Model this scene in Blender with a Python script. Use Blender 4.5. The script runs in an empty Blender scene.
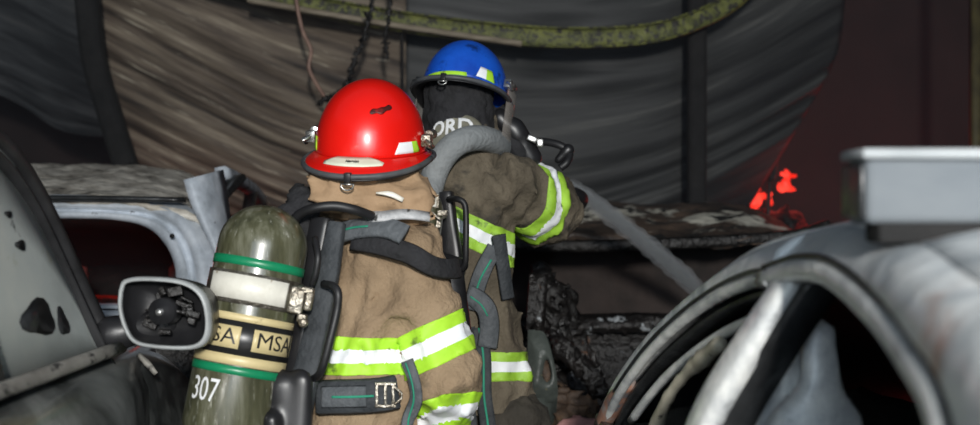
import bpy, bmesh, math, random
import numpy as np
from mathutils import Vector, Matrix

random.seed(7)
sc = bpy.context.scene
COL = sc.collection

# ------------------------------------------------------------------ camera
F_PX, CZ = 1346.0, 1.45
cam_d = bpy.data.cameras.new('camera')
cam_d.sensor_width = 36.0
cam_d.lens = 36.0 * F_PX / 980.0
cam_d.clip_start = 0.02
cam = bpy.data.objects.new('camera', cam_d)
COL.objects.link(cam)
cam.location = (0, 0, CZ)
cam.rotation_euler = (math.pi / 2, 0, 0)
cam_d.dof.use_dof = True
cam_d.dof.focus_distance = 3.3
cam_d.dof.aperture_fstop = 3.2
sc.camera = cam

# ------------------------------------------------------------------ light
sc.view_settings.view_transform = 'Standard'
sc.view_settings.look = 'None'
sc.view_settings.gamma = 1
sc.view_settings.exposure = 0.3
sc.cycles.use_denoising = True
sc.cycles.volume_bounces = 0
w = bpy.data.worlds.new('smoky_dusk')
sc.world = w
w.use_nodes = True
w.node_tree.nodes['Background'].inputs[0].default_value = (0.45, 0.62, 0.80, 1)
w.node_tree.nodes['Background'].inputs[1].default_value = 0.10

def area_light(name, loc, target, sx, sy, power, col):
    d = bpy.data.lights.new(name, 'AREA')
    d.shape = 'RECTANGLE'; d.size = sx; d.size_y = sy; d.energy = power; d.color = col
    o = bpy.data.objects.new(name, d); COL.objects.link(o)
    o.location = loc
    o.rotation_euler = (Vector(target) - Vector(loc)).to_track_quat('-Z', 'Y').to_euler()
    return o

area_light('flash_stand_in', (0.38, -2.9, 2.35), (-0.1, 5, 1.35), 0.2, 0.4, 310, (1.0, 0.97, 0.92))  # stands in for the camera flash, set back to even its falloff
area_light('door_daylight', (0.3, -3.0, 2.3), (0, 4, 1.2), 5.0, 2.8, 110, (0.72, 0.86, 1.0))

def point_light(name, loc, power, col, r=0.1):
    d = bpy.data.lights.new(name, 'POINT'); d.energy = power; d.color = col; d.shadow_soft_size = r
    o = bpy.data.objects.new(name, d); COL.objects.link(o); o.location = loc
    return o

# ------------------------------------------------------------------ helpers
def P(px, py, Y):
    return Vector(((px - 490) / F_PX * Y, Y, CZ - (py - 212.5) / F_PX * Y))

def mat(name, cols, scale=8, rough=0.6, metal=0.0, bump=0.0, bscale=None, stretch=(1, 1, 1), detail=6,
        ramp=None, spec=0.5, coat=0.0, dist=0.0, spots=None, alpha=None, rvar=0.0, rot=None, coord='Object'):
    """noise driven material: cols = list of colours placed along a ramp"""
    m = bpy.data.materials.new(name); m.use_nodes = True
    n, l = m.node_tree.nodes, m.node_tree.links
    b = n['Principled BSDF']
    b.inputs['Roughness'].default_value = rough
    b.inputs['Metallic'].default_value = metal
    b.inputs['Specular IOR Level'].default_value = spec
    b.inputs['Coat Weight'].default_value = coat
    b.inputs['Coat Roughness'].default_value = 0.12
    tc = n.new('ShaderNodeTexCoord'); mp = n.new('ShaderNodeMapping')
    l.new(tc.outputs[coord], mp.inputs[0]); mp.inputs['Scale'].default_value = stretch
    if rot: mp.inputs['Rotation'].default_value = rot
    nz = n.new('ShaderNodeTexNoise'); l.new(mp.outputs[0], nz.inputs['Vector'])
    nz.inputs['Scale'].default_value = scale; nz.inputs['Detail'].default_value = detail
    nz.inputs['Roughness'].default_value = 0.62; nz.inputs['Distortion'].default_value = dist
    cr = n.new('ShaderNodeValToRGB'); l.new(nz.outputs[0], cr.inputs[0])
    k = len(cols)
    ramp = ramp or [0.32 + 0.36 * i / max(1, k - 1) for i in range(k)]
    while len(cr.color_ramp.elements) < k: cr.color_ramp.elements.new(0.5)
    for e, c, p in zip(cr.color_ramp.elements, cols, ramp):
        e.position = p; e.color = (*c, 1)
    out = cr.outputs[0]
    if spots:                                   # (colour, scale, threshold, softness)
        for (c, s, t, sf) in spots:
            n2 = n.new('ShaderNodeTexNoise'); l.new(mp.outputs[0], n2.inputs['Vector'])
            n2.inputs['Scale'].default_value = s; n2.inputs['Detail'].default_value = 5; n2.inputs['Roughness'].default_value = .65
            mr = n.new('ShaderNodeMapRange'); l.new(n2.outputs[0], mr.inputs[0])
            mr.inputs[1].default_value = t; mr.inputs[2].default_value = t + sf
            mx = n.new('ShaderNodeMix'); mx.data_type = 'RGBA'
            l.new(mr.outputs[0], mx.inputs[0]); l.new(out, mx.inputs[6]); mx.inputs[7].default_value = (*c, 1)
            out = mx.outputs[2]
    l.new(out, b.inputs['Base Color'])
    if rvar:
        mr = n.new('ShaderNodeMapRange'); l.new(nz.outputs[0], mr.inputs[0])
        mr.inputs[1].default_value = .3; mr.inputs[2].default_value = .7
        mr.inputs[3].default_value = max(0, rough - rvar); mr.inputs[4].default_value = min(1, rough + rvar)
        l.new(mr.outputs[0], b.inputs['Roughness'])
    if bump:
        n3 = n.new('ShaderNodeTexNoise'); l.new(mp.outputs[0], n3.inputs['Vector'])
        n3.inputs['Scale'].default_value = bscale or scale * 3; n3.inputs['Detail'].default_value = 6
        bp = n.new('ShaderNodeBump'); bp.inputs['Strength'].default_value = bump; bp.inputs['Distance'].default_value = 0.02
        l.new(n3.outputs[0], bp.inputs['Height']); l.new(bp.outputs[0], b.inputs['Normal'])
    if alpha is not None:
        b.inputs['Alpha'].default_value = alpha
    return m

def emis(name, c1, c2, strength, scale=6):
    m = bpy.data.materials.new(name); m.use_nodes = True
    n, l = m.node_tree.nodes, m.node_tree.links
    b = n['Principled BSDF']; b.inputs['Base Color'].default_value = (0.02, 0.004, 0.002, 1)
    tc = n.new('ShaderNodeTexCoord'); nz = n.new('ShaderNodeTexNoise'); l.new(tc.outputs['Object'], nz.inputs['Vector'])
    nz.inputs['Scale'].default_value = scale
    cr = n.new('ShaderNodeValToRGB'); l.new(nz.outputs[0], cr.inputs[0])
    cr.color_ramp.elements[0].color = (*c1, 1); cr.color_ramp.elements[1].color = (*c2, 1)
    cr.color_ramp.elements[0].position = .4; cr.color_ramp.elements[1].position = .62
    l.new(cr.outputs[0], b.inputs['Emission Color']); b.inputs['Emission Strength'].default_value = strength
    return m

def thing(name, label, cat, loc=(0, 0, 0), rotz=0.0, group=None):
    o = bpy.data.objects.new(name, None); COL.objects.link(o)
    o.empty_display_size = 0.1
    o.location = loc; o.rotation_euler = (0, 0, rotz)
    o['label'] = label; o['category'] = cat
    if group: o['group'] = group
    return o

def rootloc(parent):
    while parent is not None and parent.parent is not None: parent = parent.parent
    return parent.location if parent is not None else Vector((0, 0, 0))

def add(name, bm, mats, parent=None, smooth=True, world=True, bevel=0.0, subd=0, solid=0.0, autosm=None):
    """link a bmesh as one object; world=True: vertices are given in world space"""
    bmesh.ops.recalc_face_normals(bm, faces=bm.faces[:]) if autosm != 'keep' else None
    if world and parent is not None:
        rl = rootloc(parent)
        bmesh.ops.translate(bm, verts=bm.verts[:], vec=-Vector(rl))
    me = bpy.data.meshes.new(name); bm.to_mesh(me); bm.free()
    if not isinstance(mats, (list, tuple)): mats = [mats]
    for m in mats: me.materials.append(m)
    if smooth:
        for p in me.polygons: p.use_smooth = True
    o = bpy.data.objects.new(name, me); COL.objects.link(o)
    if parent is not None: o.parent = parent
    if solid:
        md = o.modifiers.new('thickness', 'SOLIDIFY'); md.thickness = solid; md.offset = 0
    if bevel:
        md = o.modifiers.new('bevel', 'BEVEL'); md.width = bevel; md.segments = 2; md.limit_method = 'ANGLE'; md.angle_limit = .6
    if subd:
        md = o.modifiers.new('subd', 'SUBSURF'); md.levels = subd; md.render_levels = subd
    return o

def tag(o, label, cat, group=None):
    o['label'] = label; o['category'] = cat
    if group: o['group'] = group
    return o

def struct(o):
    o['kind'] = 'structure'; return o

def box(bm, c, s, rot=None):
    r = bmesh.ops.create_cube(bm, size=1.0)
    M = Matrix.Translation(Vector(c)) @ (rot.to_4x4() if rot is not None else Matrix.Identity(4)) @ Matrix.Diagonal((*s, 1))
    bmesh.ops.transform(bm, matrix=M, verts=r['verts'])
    return r['verts']

def catmull(pts, n):
    """smooth resample of a polyline through its points"""
    p = [np.array(q, float) for q in pts]
    p = [2 * p[0] - p[1]] + p + [2 * p[-1] - p[-2]]
    out = []; segs = len(p) - 3
    for i in range(n):
        t = i / (n - 1) * segs; k = min(int(t), segs - 1); u = t - k
        a, b, c, d = p[k:k + 4]
        out.append(0.5 * ((2 * b) + (-a + c) * u + (2 * a - 5 * b + 4 * c - d) * u * u + (-a + 3 * b - 3 * c + d) * u ** 3))
    return [Vector(q) for q in out]

def tube(bm, pts, r, seg=10, n=None, caps=True, wob=0.0):
    """round tube along points; r number or list"""
    if n: pts = catmull(pts, n)
    pts = [Vector(p) for p in pts]; N = len(pts)
    if isinstance(r, (int, float)): rr = [r] * N
    else: rr = list(np.interp(np.linspace(0, 1, N), np.linspace(0, 1, len(r)), r))
    rings = []; up = Vector((0.13, 0.21, 1)).normalized(); prev = None
    for i, p in enumerate(pts):
        t = (pts[min(i + 1, N - 1)] - pts[max(i - 1, 0)]).normalized()
        if prev is None:
            a = t.cross(up)
            if a.length < .1: a = t.cross(Vector((1, 0, 0)))
            a.normalize()
        else:
            a = (prev - t * prev.dot(t)).normalized()
        prev = a; b = t.cross(a)
        R = rr[i] * (1 + wob * random.uniform(-1, 1))
        rings.append([bm.verts.new(p + (a * math.cos(2 * math.pi * k / seg) + b * math.sin(2 * math.pi * k / seg)) * R) for k in range(seg)])
    for i in range(N - 1):
        for k in range(seg):
            bm.faces.new((rings[i][k], rings[i][(k + 1) % seg], rings[i + 1][(k + 1) % seg], rings[i + 1][k]))
    if caps:
        bm.faces.new(rings[0][::-1]); bm.faces.new(rings[-1])

def sweep(bm, pts, w, h, nrm, n=None, mid=0):
    """rectangular bar along points; nrm(point,i) gives the direction of its h side"""
    if n: pts = catmull(pts, n)
    pts = [Vector(p) for p in pts]; N = len(pts); rings = []
    for i, p in enumerate(pts):
        t = (pts[min(i + 1, N - 1)] - pts[max(i - 1, 0)]).normalized()
        nn = Vector(nrm(p, i)) if callable(nrm) else Vector(nrm)
        nn = (nn - t * nn.dot(t)).normalized(); s = t.cross(nn)
        W = w if isinstance(w, (int, float)) else float(np.interp(i / (N - 1), np.linspace(0, 1, len(w)), w))
        prof = [(-.5, -.5), (-.5, .3), (-.3, .5), (.3, .5), (.5, .3), (.5, -.5)]
        rings.append([bm.verts.new(p + s * (a * W) + nn * (b * h)) for a, b in prof])
    K = len(rings[0])
    for i in range(N - 1):
        for k in range(K):
            bm.faces.new((rings[i][k], rings[i][(k + 1) % K], rings[i + 1][(k + 1) % K], rings[i + 1][k]))
    bm.faces.new(rings[0][::-1]); bm.faces.new(rings[-1])

def loft(bm, rows, closed=False, cap0=False, cap1=False, mi=None):
    vs = [[bm.verts.new(p) for p in r] for r in rows]
    n = len(rows[0])
    for i in range(len(rows) - 1):
        for k in range(n if closed else n - 1):
            k2 = (k + 1) % n
            try:
                f = bm.faces.new((vs[i][k], vs[i][k2], vs[i + 1][k2], vs[i + 1][k]))
                if mi is not None: f.material_index = mi
            except ValueError: pass
    if cap0: bm.faces.new(vs[0][::-1])
    if cap1: bm.faces.new(vs[-1])
    return vs

def lathe(bm, prof, M, seg=32, sx=1, sy=1, mi=None):
    rows = [[M @ Vector((r * math.cos(2 * math.pi * k / seg) * sx, r * math.sin(2 * math.pi * k / seg) * sy, z)) for k in range(seg)] for r, z in prof]
    vs = loft(bm, rows, closed=True, mi=mi)
    bmesh.ops.remove_doubles(bm, verts=[v for r in vs for v in r], dist=1e-5)

def frame_mat(origin, fwd, up=(0, 0, 1)):
    """local x right, y forward, z up"""
    f = Vector(fwd).normalized(); u = Vector(up); r = f.cross(u).normalized(); u = r.cross(f)
    M = Matrix((r, f, u)).transposed().to_4x4(); M.translation = Vector(origin)
    return M

def text_bm(s, size, bold=0.0):
    cu = bpy.data.curves.new('tmp_text', 'FONT'); cu.body = s; cu.size = size
    cu.align_x = 'CENTER'; cu.align_y = 'CENTER'; cu.offset = bold; cu.resolution_u = 3
    o = bpy.data.objects.new('tmp_text', cu); COL.objects.link(o)
    dg = bpy.context.evaluated_depsgraph_get(); me = o.evaluated_get(dg).to_mesh()
    bm = bmesh.new(); bm.from_mesh(me)
    o.evaluated_get(dg).to_mesh_clear()
    bpy.data.objects.remove(o); bpy.data.curves.remove(cu)
    for k in range(-24, 25):
        bmesh.ops.bisect_plane(bm, geom=bm.verts[:] + bm.edges[:] + bm.faces[:], plane_co=(k * .0045, 0, 0), plane_no=(1, 0, 0))
    bmesh.ops.triangulate(bm, faces=bm.faces[:])
    return bm

# -------- implicit surfaces: folds of cloth, bodies, charred lumps
class SDF:
    def __init__(s, k=0.03): s.p = []; s.k = k; s.waves = []
    def cap(s, a, b, r1, r2=None, flat=None, ratio=1.0, grp=0, k=None):
        s.p.append((np.array(a, float), np.array(b, float), r1, r1 if r2 is None else r2,
                    None if flat is None else np.array(Vector(flat).normalized(), float), ratio, grp, k or s.k))
        return s
    def _one(s, q, pr):
        a, b, r1, r2, flat, ratio, g, k = pr
        ba = b - a; L = max(ba @ ba, 1e-9)
        t = np.clip((q - a) @ ba / L, 0, 1)
        d = q - a - t[:, None] * ba
        if flat is not None: d = d + (d @ flat)[:, None] * flat * (1 / ratio - 1)
        return np.sqrt((d * d).sum(1)) - (r1 + (r2 - r1) * t)
    def base(s, q, grp=None):
        r = None
        for pr in s.p:
            if grp is not None and pr[6] != grp: continue
            d = s._one(q, pr)
            if r is None: r = d
            else:
                k = pr[7]; h = np.clip(.5 + .5 * (r - d) / k, 0, 1)
                r = r * (1 - h) + d * h - k * h * (1 - h)
        return r
    def fold(s, amp, wl, n=5, seed=0, axis=(1, 1, 1)):
        rg = np.random.RandomState(seed)
        for i in range(n):
            v = rg.normal(size=3) * np.array(axis); v /= np.linalg.norm(v)
            f = 2 * math.pi / (wl * rg.uniform(.7, 1.6))
            v2 = rg.normal(size=3); v2 /= np.linalg.norm(v2)
            s.waves.append((amp / math.sqrt(n), v * f, rg.uniform(0, 6), v2 * f * .45, rg.uniform(0, 6)))
        return s
    def __call__(s, q):
        d = s.base(q)
        for a, v, ph, v2, ph2 in s.waves:
            w_ = np.sin(q @ v + ph + 1.6 * np.sin(q @ v2 + ph2))
            d = d - a * (1 - 2 * np.abs(w_) ** .7)
        return d
    def snap(s, pts, off=0.0, it=10):
        q = np.array([list(p) for p in pts], float)
        e = 0.004; off = off + .007
        for _ in range(it):
            d = s.base(q) - off
            g = np.stack([(s.base(q + np.eye(3)[i] * e) - s.base(q - np.eye(3)[i] * e)) / (2 * e) for i in range(3)], 1)
            g /= np.maximum(np.linalg.norm(g, axis=1), 1e-6)[:, None]
            q = q - g * d[:, None] * .8
        return [Vector(x) for x in q], [Vector(x) for x in g]
    def bounds(s, m=0.04):
        lo = np.min([np.minimum(a[0], a[1]) - max(a[2], a[3]) for a in s.p], 0) - m
        hi = np.max([np.maximum(a[0], a[1]) + max(a[2], a[3]) for a in s.p], 0) + m
        return lo, hi

def nets(f, lo, hi, h):
    n = np.ceil((np.array(hi) - lo) / h).astype(int) + 1
    xs = [lo[i] + h * np.arange(n[i]) for i in range(3)]
    V = np.empty(n, np.float32)
    yy, zz = np.meshgrid(xs[1], xs[2], indexing='ij')
    for i0 in range(0, n[0], 16):
        xa = xs[0][i0:i0 + 16]
        q = np.stack([np.repeat(xa, yy.size), np.tile(yy.ravel(), len(xa)), np.tile(zz.ravel(), len(xa))], 1)
        V[i0:i0 + 16] = f(q).reshape(len(xa), n[1], n[2])
    S = V < 0
    C = [(i, j, k) for i in (0, 1) for j in (0, 1) for k in (0, 1)]
    def sl(A, c): return A[c[0]:n[0] - 1 + c[0], c[1]:n[1] - 1 + c[1], c[2]:n[2] - 1 + c[2]]
    cnt = sum(sl(S, c).astype(np.int8) for c in C)
    act = (cnt > 0) & (cnt < 8)
    ids = -np.ones(act.shape, np.int64); idx = np.argwhere(act); ids[act] = np.arange(len(idx))
    acc = np.zeros((len(idx), 3)); num = np.zeros(len(idx))
    cv = {c: sl(V, c)[act] for c in C}
    for a in C:
        for ax in range(3):
            if a[ax]: continue
            b = list(a); b[ax] = 1; b = tuple(b)
            va, vb = cv[a], cv[b]; m = (va < 0) != (vb < 0)
            t = np.where(m, va / np.where(m, va - vb, 1), 0)
            pt = np.tile(np.array(a, float), (len(idx), 1)); pt[:, ax] += t
            acc[m] += pt[m]; num[m] += 1
    P_ = np.array(lo) + (idx + acc / num[:, None]) * h
    quads = []
    for ax in range(3):
        o1, o2 = [(1, 2), (2, 0), (0, 1)][ax]
        A = np.take(S, range(n[ax] - 1), ax); B = np.take(S, range(1, n[ax]), ax)
        e = np.argwhere(A != B)
        ok = (e[:, o1] > 0) & (e[:, o2] > 0) & (e[:, o1] < n[o1] - 1) & (e[:, o2] < n[o2] - 1)
        e = e[ok]
        def cid(d1, d2):
            c = e.copy(); c[:, o1] -= d1; c[:, o2] -= d2
            return ids[c[:, 0], c[:, 1], c[:, 2]]
        q = np.stack([cid(1, 1), cid(0, 1), cid(0, 0), cid(1, 0)], 1)
        flip = ~A[e[:, 0], e[:, 1], e[:, 2]]
        q[flip] = q[flip][:, ::-1]
        quads.append(q)
    q = np.concatenate(quads)
    q = q[(q >= 0).all(1)]
    return P_, q

def net_bm(f, h, lo=None, hi=None, cut=None, relax=1):
    if lo is None: lo, hi = f.bounds()
    v, q = nets(f, lo, hi, h)
    bm = bmesh.new()
    bv = [bm.verts.new(p) for p in v]
    for a in q:
        try: bm.faces.new([bv[i] for i in a])
        except ValueError: pass
    for _ in range(relax):
        bmesh.ops.smooth_vert(bm, verts=bm.verts[:], factor=.4, use_axis_x=True, use_axis_y=True, use_axis_z=True)
    for (co, no) in (cut or []):
        bmesh.ops.bisect_plane(bm, geom=bm.verts[:] + bm.edges[:] + bm.faces[:], plane_co=co, plane_no=no, clear_outer=True)
    bm.normal_update()
    return bm

def band(name, src, co, no, half, mats, parent, keep=None, off=0.004, fr=0.5):
    """a strip of tape cut out of the cloth surface and lifted off it; src is a bmesh in world space"""
    bm = src.copy(); no = Vector(no).normalized(); co = Vector(co)
    kill = [f for f in bm.faces if abs((f.calc_center_median() - co).dot(no)) > half + .03 or (keep and not keep(f.calc_center_median()))]
    bmesh.ops.delete(bm, geom=kill, context='FACES')
    g = lambda: bm.verts[:] + bm.edges[:] + bm.faces[:]
    bmesh.ops.bisect_plane(bm, geom=g(), plane_co=co + no * half, plane_no=no, clear_outer=True)
    bmesh.ops.bisect_plane(bm, geom=g(), plane_co=co - no * half, plane_no=-no, clear_outer=True)
    for s in (-1, 1):
        bmesh.ops.bisect_plane(bm, geom=g(), plane_co=co + no * half * fr * s * .72, plane_no=no)
    # keep the one continuous strip, drop stray slivers
    left = set(bm.faces); best = []
    while left:
        st = [left.pop()]; comp = []
        while st:
            f_ = st.pop(); comp.append(f_)
            for e in f_.edges:
                for g_ in e.link_faces:
                    if g_ in left: left.remove(g_); st.append(g_)
        if len(comp) > len(best): best = comp
    bs = set(best); bmesh.ops.delete(bm, geom=[f_ for f_ in bm.faces if f_ not in bs], context='FACES')
    bmesh.ops.delete(bm, geom=[v for v in bm.verts if not v.link_faces], context='VERTS')
    bm.normal_update()
    for v in bm.verts: v.co += v.normal * off
    for f in bm.faces:
        f.material_index = 1 if abs((f.calc_center_median() - co).dot(no)) < half * fr * .72 else 0
    return add(name, bm, mats, parent, solid=0.0025, autosm='keep')

def ribbon(bm, f, pts, width, off=0.006, n=28, thick=0.004, snap=True, mi=None, lift=None):
    """a webbing strap lying on surface f"""
    pts = catmull(pts, n)
    if snap: q, g = f.snap(pts, off)
    else: q = pts; g = [Vector(lift)] * n
    for _ in range(4):
        g = [g[0]] + [(g[i - 1] + g[i] + g[i + 1]).normalized() for i in range(1, n - 1)] + [g[-1]]
        q = [q[0]] + [(q[i - 1] + q[i] * 2 + q[i + 1]) / 4 for i in range(1, n - 1)] + [q[-1]]
    rings = []
    for i in range(n):
        t = (q[min(i + 1, n - 1)] - q[max(i - 1, 0)]).normalized()
        nn = (g[i] - t * g[i].dot(t)).normalized(); s = t.cross(nn)
        rings.append([q[i] + s * width / 2 + nn * 0, q[i] + s * width * .42 + nn * thick, q[i] - s * width * .42 + nn * thick, q[i] - s * width / 2 + nn * 0, q[i] - nn * thick])
    loft(bm, rings, closed=True, cap0=True, cap1=True, mi=mi)
    return q, g

# ------------------------------------------------------------------ materials
M = {}
M['concrete'] = mat('wet_concrete', [(.02, .019, .018), (.06, .055, .05)], 3, .35, bump=.3, rvar=.15)
M['soot_wall'] = mat('sooted_wall', [(.018, .011, .010), (.034, .020, .018)], 2, .9, bump=.2)
M['sheet_brown'] = mat('rusted_sheet', [(.03, .024, .02), (.12, .092, .07), (.24, .195, .145), (.60, .53, .41)], 1.0, .7, .0, .15, 5,
                       stretch=(1.6, 20, 1), ramp=[.36, .48, .60, .74], coord='UV', spots=[((.02, .018, .018), 1.6, .58, .2), ((.62, .56, .44), 1.9, .60, .08)], detail=9)
M['sheet_shaded'] = mat('shaded_sheet', [(.018, .019, .020), (.045, .047, .047), (.15, .15, .142)], 1.2, .6, .0, .15, 5,
                       stretch=(1.4, 12, 1), ramp=[.38, .55, .76], coord='UV', detail=9)  # light falloff and cast shadow painted into this darker sheet colour
M['sheet_blue'] = mat('smoky_sheet', [(.02, .022, .025), (.06, .065, .07), (.13, .13, .13)], 1.2, .7, bump=.1, stretch=(1.5, 9, 1), coord='UV', ramp=[.4, .55, .75])
M['beam'] = mat('peeling_green_paint', [(.04, .045, .015), (.12, .13, .03), (.20, .21, .05)], 14, .6, bump=.5, bscale=30,
                spots=[((.03, .028, .02), 34, .52, .03), ((.30, .29, .16), 20, .66, .04)])
M['wood'] = mat('scorched_timber', [(.16, .13, .09), (.34, .29, .22)], 6, .8, stretch=(1, 4, 8), bump=.3)
M['post'] = mat('charred_post', [(.005, .005, .005), (.014, .013, .013)], 8, .9, bump=.5)
M['char'] = mat('char', [(.004, .004, .004), (.018, .016, .015)], 18, .45, bump=.8, bscale=40, rvar=.2)
M['char_ash_shade_glint'] = mat('char_ash_and_painted_light', [(.005, .005, .005), (.022, .019, .018)], 14, .4, bump=.9, bscale=34,
                    spots=[((.42, .45, .47), 13, .61, .04), ((.12, .05, .02), 11, .62, .06)])  # pale spots serve as ash and painted glints; dark base also stands for shadow
M['rust'] = mat('burnt_rust', [(.02, .015, .012), (.07, .045, .03), (.13, .075, .04)], 12, .7, bump=.6, spots=[((.35, .33, .28), 9, .62, .05)])
M['cable_cu'] = mat('copper_cable', [(.16, .09, .07), (.32, .2, .15)], 20, .5)
M['red_shell'] = mat('red_helmet_paint', [(.68, .006, .004), (.8, .012, .006)], 3, .3, coat=.4, spec=.5,
                     spots=[((.35, .01, .008), 18, .66, .08)])
M['blue_shell'] = mat('blue_helmet_paint', [(.006, .06, .42), (.012, .12, .68)], 8, .38, coat=.2, spots=[((.005, .03, .16), 14, .57, .1)])
M['rubber'] = mat('black_rubber', [(.008, .008, .009), (.018, .018, .02)], 12, .5)
M['rubber_grey'] = mat('worn_grey_edge', [(.035, .038, .042), (.09, .095, .1)], 14, .55)
M['black_cloth'] = mat('black_cloth', [(.008, .008, .009), (.02, .02, .023)], 14, .85, bump=.4, bscale=60)
M['webbing'] = mat('grey_webbing', [(.022, .026, .03), (.05, .056, .062)], 20, .75, bump=.3, bscale=90)
M['webbing_light'] = mat('pale_webbing', [(.06, .068, .075), (.12, .13, .14)], 20, .75, bump=.3, bscale=90)
M['green_thread'] = mat('green_thread', [(.01, .2, .12), (.02, .3, .18)], 10, .7)
M['tan'] = mat('tan_turnout_cloth', [(.17, .115, .066), (.27, .19, .115), (.33, .24, .15)], 5, .9, bump=.35, bscale=120,
               spots=[((.10, .075, .05), 7, .57, .14), ((.40, .20, .09), 5, .70, .1)])
M['tan_neck'] = mat('tan_neck_cloth', [(.28, .18, .10), (.42, .28, .165)], 6, .85, bump=.4, bscale=30, spots=[((.13, .09, .06), 9, .62, .1)])
M['khaki'] = mat('sooted_turnout_cloth', [(.055, .045, .03), (.12, .098, .068), (.17, .142, .10)], 6, .9, bump=.35, bscale=120,
                 spots=[((.03, .027, .022), 9, .55, .12), ((.22, .12, .06), 6, .70, .08)])
M['trouser'] = mat('dark_trouser_cloth', [(.02, .018, .015), (.06, .052, .04)], 6, .9, bump=.4, bscale=60)
M['lime'] = mat('lime_tape', [(.34, .66, .02), (.46, .82, .05)], 12, .6, spots=[((.13, .22, .03), 16, .62, .1)])
M['silver_tape'] = mat('silver_tape', [(.80, .84, .88), (.95, .96, .97)], 10, .5, spots=[((.42, .42, .42), 14, .62, .1)])
M['lime2'] = mat('sooted_lime_tape', [(.25, .46, .03), (.42, .72, .07)], 14, .6, spots=[((.08, .12, .03), 18, .58, .1)])
M['tank'] = mat('composite_cylinder', [(.030, .031, .016), (.075, .075, .042), (.16, .16, .115)], 5, .28, coat=.5, stretch=(9, 9, 1.2), ramp=[.3, .5, .70],
                spots=[((.34, .34, .29), 12, .60, .12)])
M['tank_green'] = mat('green_ring', [(.005, .16, .07), (.01, .26, .11)], 8, .35)
M['cream'] = mat('cream_label', [(.55, .45, .23), (.66, .55, .30)], 12, .4, spots=[((.25, .2, .1), 25, .64, .05)])
M['black_label'] = mat('black_label', [(.01, .01, .01), (.02, .02, .02)], 12, .35)
M['white_label'] = mat('white_label', [(.62, .60, .52), (.80, .78, .70)], 15, .3, spots=[((.30, .24, .15), 22, .63, .05)])
M['white_paint'] = mat('white_letters', [(.65, .67, .68), (.8, .8, .8)], 15, .5)
M['steel'] = mat('steel', [(.35, .34, .32), (.6, .6, .58)], 12, .3, .9, rvar=.1)
M['brass'] = mat('worn_metal', [(.18, .15, .11), (.45, .42, .36)], 25, .35, .8, bump=.4)
M['plastic'] = mat('black_plastic', [(.009, .009, .01), (.02, .02, .022)], 10, .38)
M['clear'] = mat('clear_visor', [(.5, .45, .4), (.6, .55, .5)], 6, .15, alpha=.25)
M['blue_strap'] = mat('blue_strap', [(.04, .13, .26), (.09, .22, .38)], 15, .7)
M['hose'] = mat('grey_hose_jacket', [(.17, .185, .19), (.28, .295, .30)], 9, .8, bump=.3, bscale=80, spots=[((.09, .09, .09), 7, .6, .12)])
M['skin'] = mat('skin', [(.4, .24, .17), (.5, .3, .22)], 5, .5)
M['glove'] = mat('glove_leather', [(.05, .035, .02), (.12, .085, .05)], 12, .8, bump=.4)
M['car_black'] = mat('black_paint_dust_sheen', [(.010, .011, .012), (.05, .056, .056), (.25, .265, .26)], 3.6, .34, coat=.3, rvar=.15, ramp=[.38, .48, .66], dist=.6, stretch=(1, .45, 1))  # grey patches carry dust and painted reflections on the black
M['car_trim'] = mat('dark_trim', [(.012, .012, .013), (.03, .03, .032)], 10, .5)
M['dust_trim'] = mat('dusty_trim', [(.16, .15, .135), (.32, .31, .28)], 9, .7, stretch=(2, 1, 2), spots=[((.03, .03, .03), 14, .56, .08)])
M['dust_glass'] = mat('dusty_glass', [(.36, .39, .375), (.50, .54, .52), (.60, .62, .57)], 2.6, .35, spots=[((.035, .04, .04), 9, .66, .04), ((.32, .33, .2), 7, .66, .1)])
M['mirror_rim'] = mat('mirror_rim', [(.22, .23, .23), (.38, .40, .40)], 10, .45)
M['ash_white'] = mat('burnt_bare_metal', [(.24, .27, .30), (.46, .51, .57), (.66, .71, .77)], 6, .6, .1, .3, 20,
                     spots=[((.03, .03, .035), 9, .63, .04)])
M['ash_roof'] = mat('ash_crust', [(.05, .045, .038), (.38, .35, .30), (.72, .68, .60)], 14, .9, bump=.8, bscale=26, stretch=(.6, .6, 1),
                    ramp=[.30, .42, .58])
M['ash_car'] = mat('ash_streaked_paint', [(.12, .14, .165), (.42, .46, .49), (.72, .75, .76), (.84, .85, .84)], 2.6, .4, .1, .25, 14, coat=.2,
                   ramp=[.33, .41, .48, .6], dist=.7, spots=[((.42, .2, .13), 3.2, .64, .12)])
M['ash_frame'] = mat('smoked_frame', [(.07, .078, .085), (.50, .52, .53), (.84, .85, .82)], 7, .4, .1, .2, 30, coat=.2, ramp=[.30, .42, .58], stretch=(1, .6, 1))
M['dark_frame'] = mat('black_frame', [(.008, .008, .009), (.04, .043, .045)], 8, .3, .2, .3, 20)
M['lightbar'] = mat('scorched_lightbar', [(.11, .125, .14), (.17, .185, .195)], 3.5, .75, spec=.15, bump=.1, stretch=(.6, 1, 1.5))
M['lightbar_top'] = mat('ashy_lightbar_lid', [(.26, .28, .29), (.36, .38, .39)], 5, .7, spec=.2)
M['cabin_shade_glass'] = mat('cabin_shade_glass', [(.006, .006, .007), (.02, .02, .022)], 4, .3)  # black panes put in for the dark seen through the cabin
M['interior'] = mat('burnt_interior', [(.01, .01, .01), (.04, .038, .036)], 6, .8, bump=.5)
M['far_roof'] = mat('far_burnt_roof', [(.02, .016, .014), (.08, .058, .045), (.20, .135, .095)], 7, .5, bump=.8, bscale=18, stretch=(.8, .8, 1),
                    spots=[((.72, .70, .60), 2.3, .53, .05), ((.02, .02, .02), 9, .56, .04)])
M['pillar_green'] = mat('scorched_green_grey', [(.035, .042, .038), (.09, .105, .095)], 7, .45, bump=.4, spots=[((.24, .20, .10), 13, .62, .06)])
M['flame'] = emis('flame', (.6, .006, .0), (1.0, .05, .03), 1.5, 9)
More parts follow.
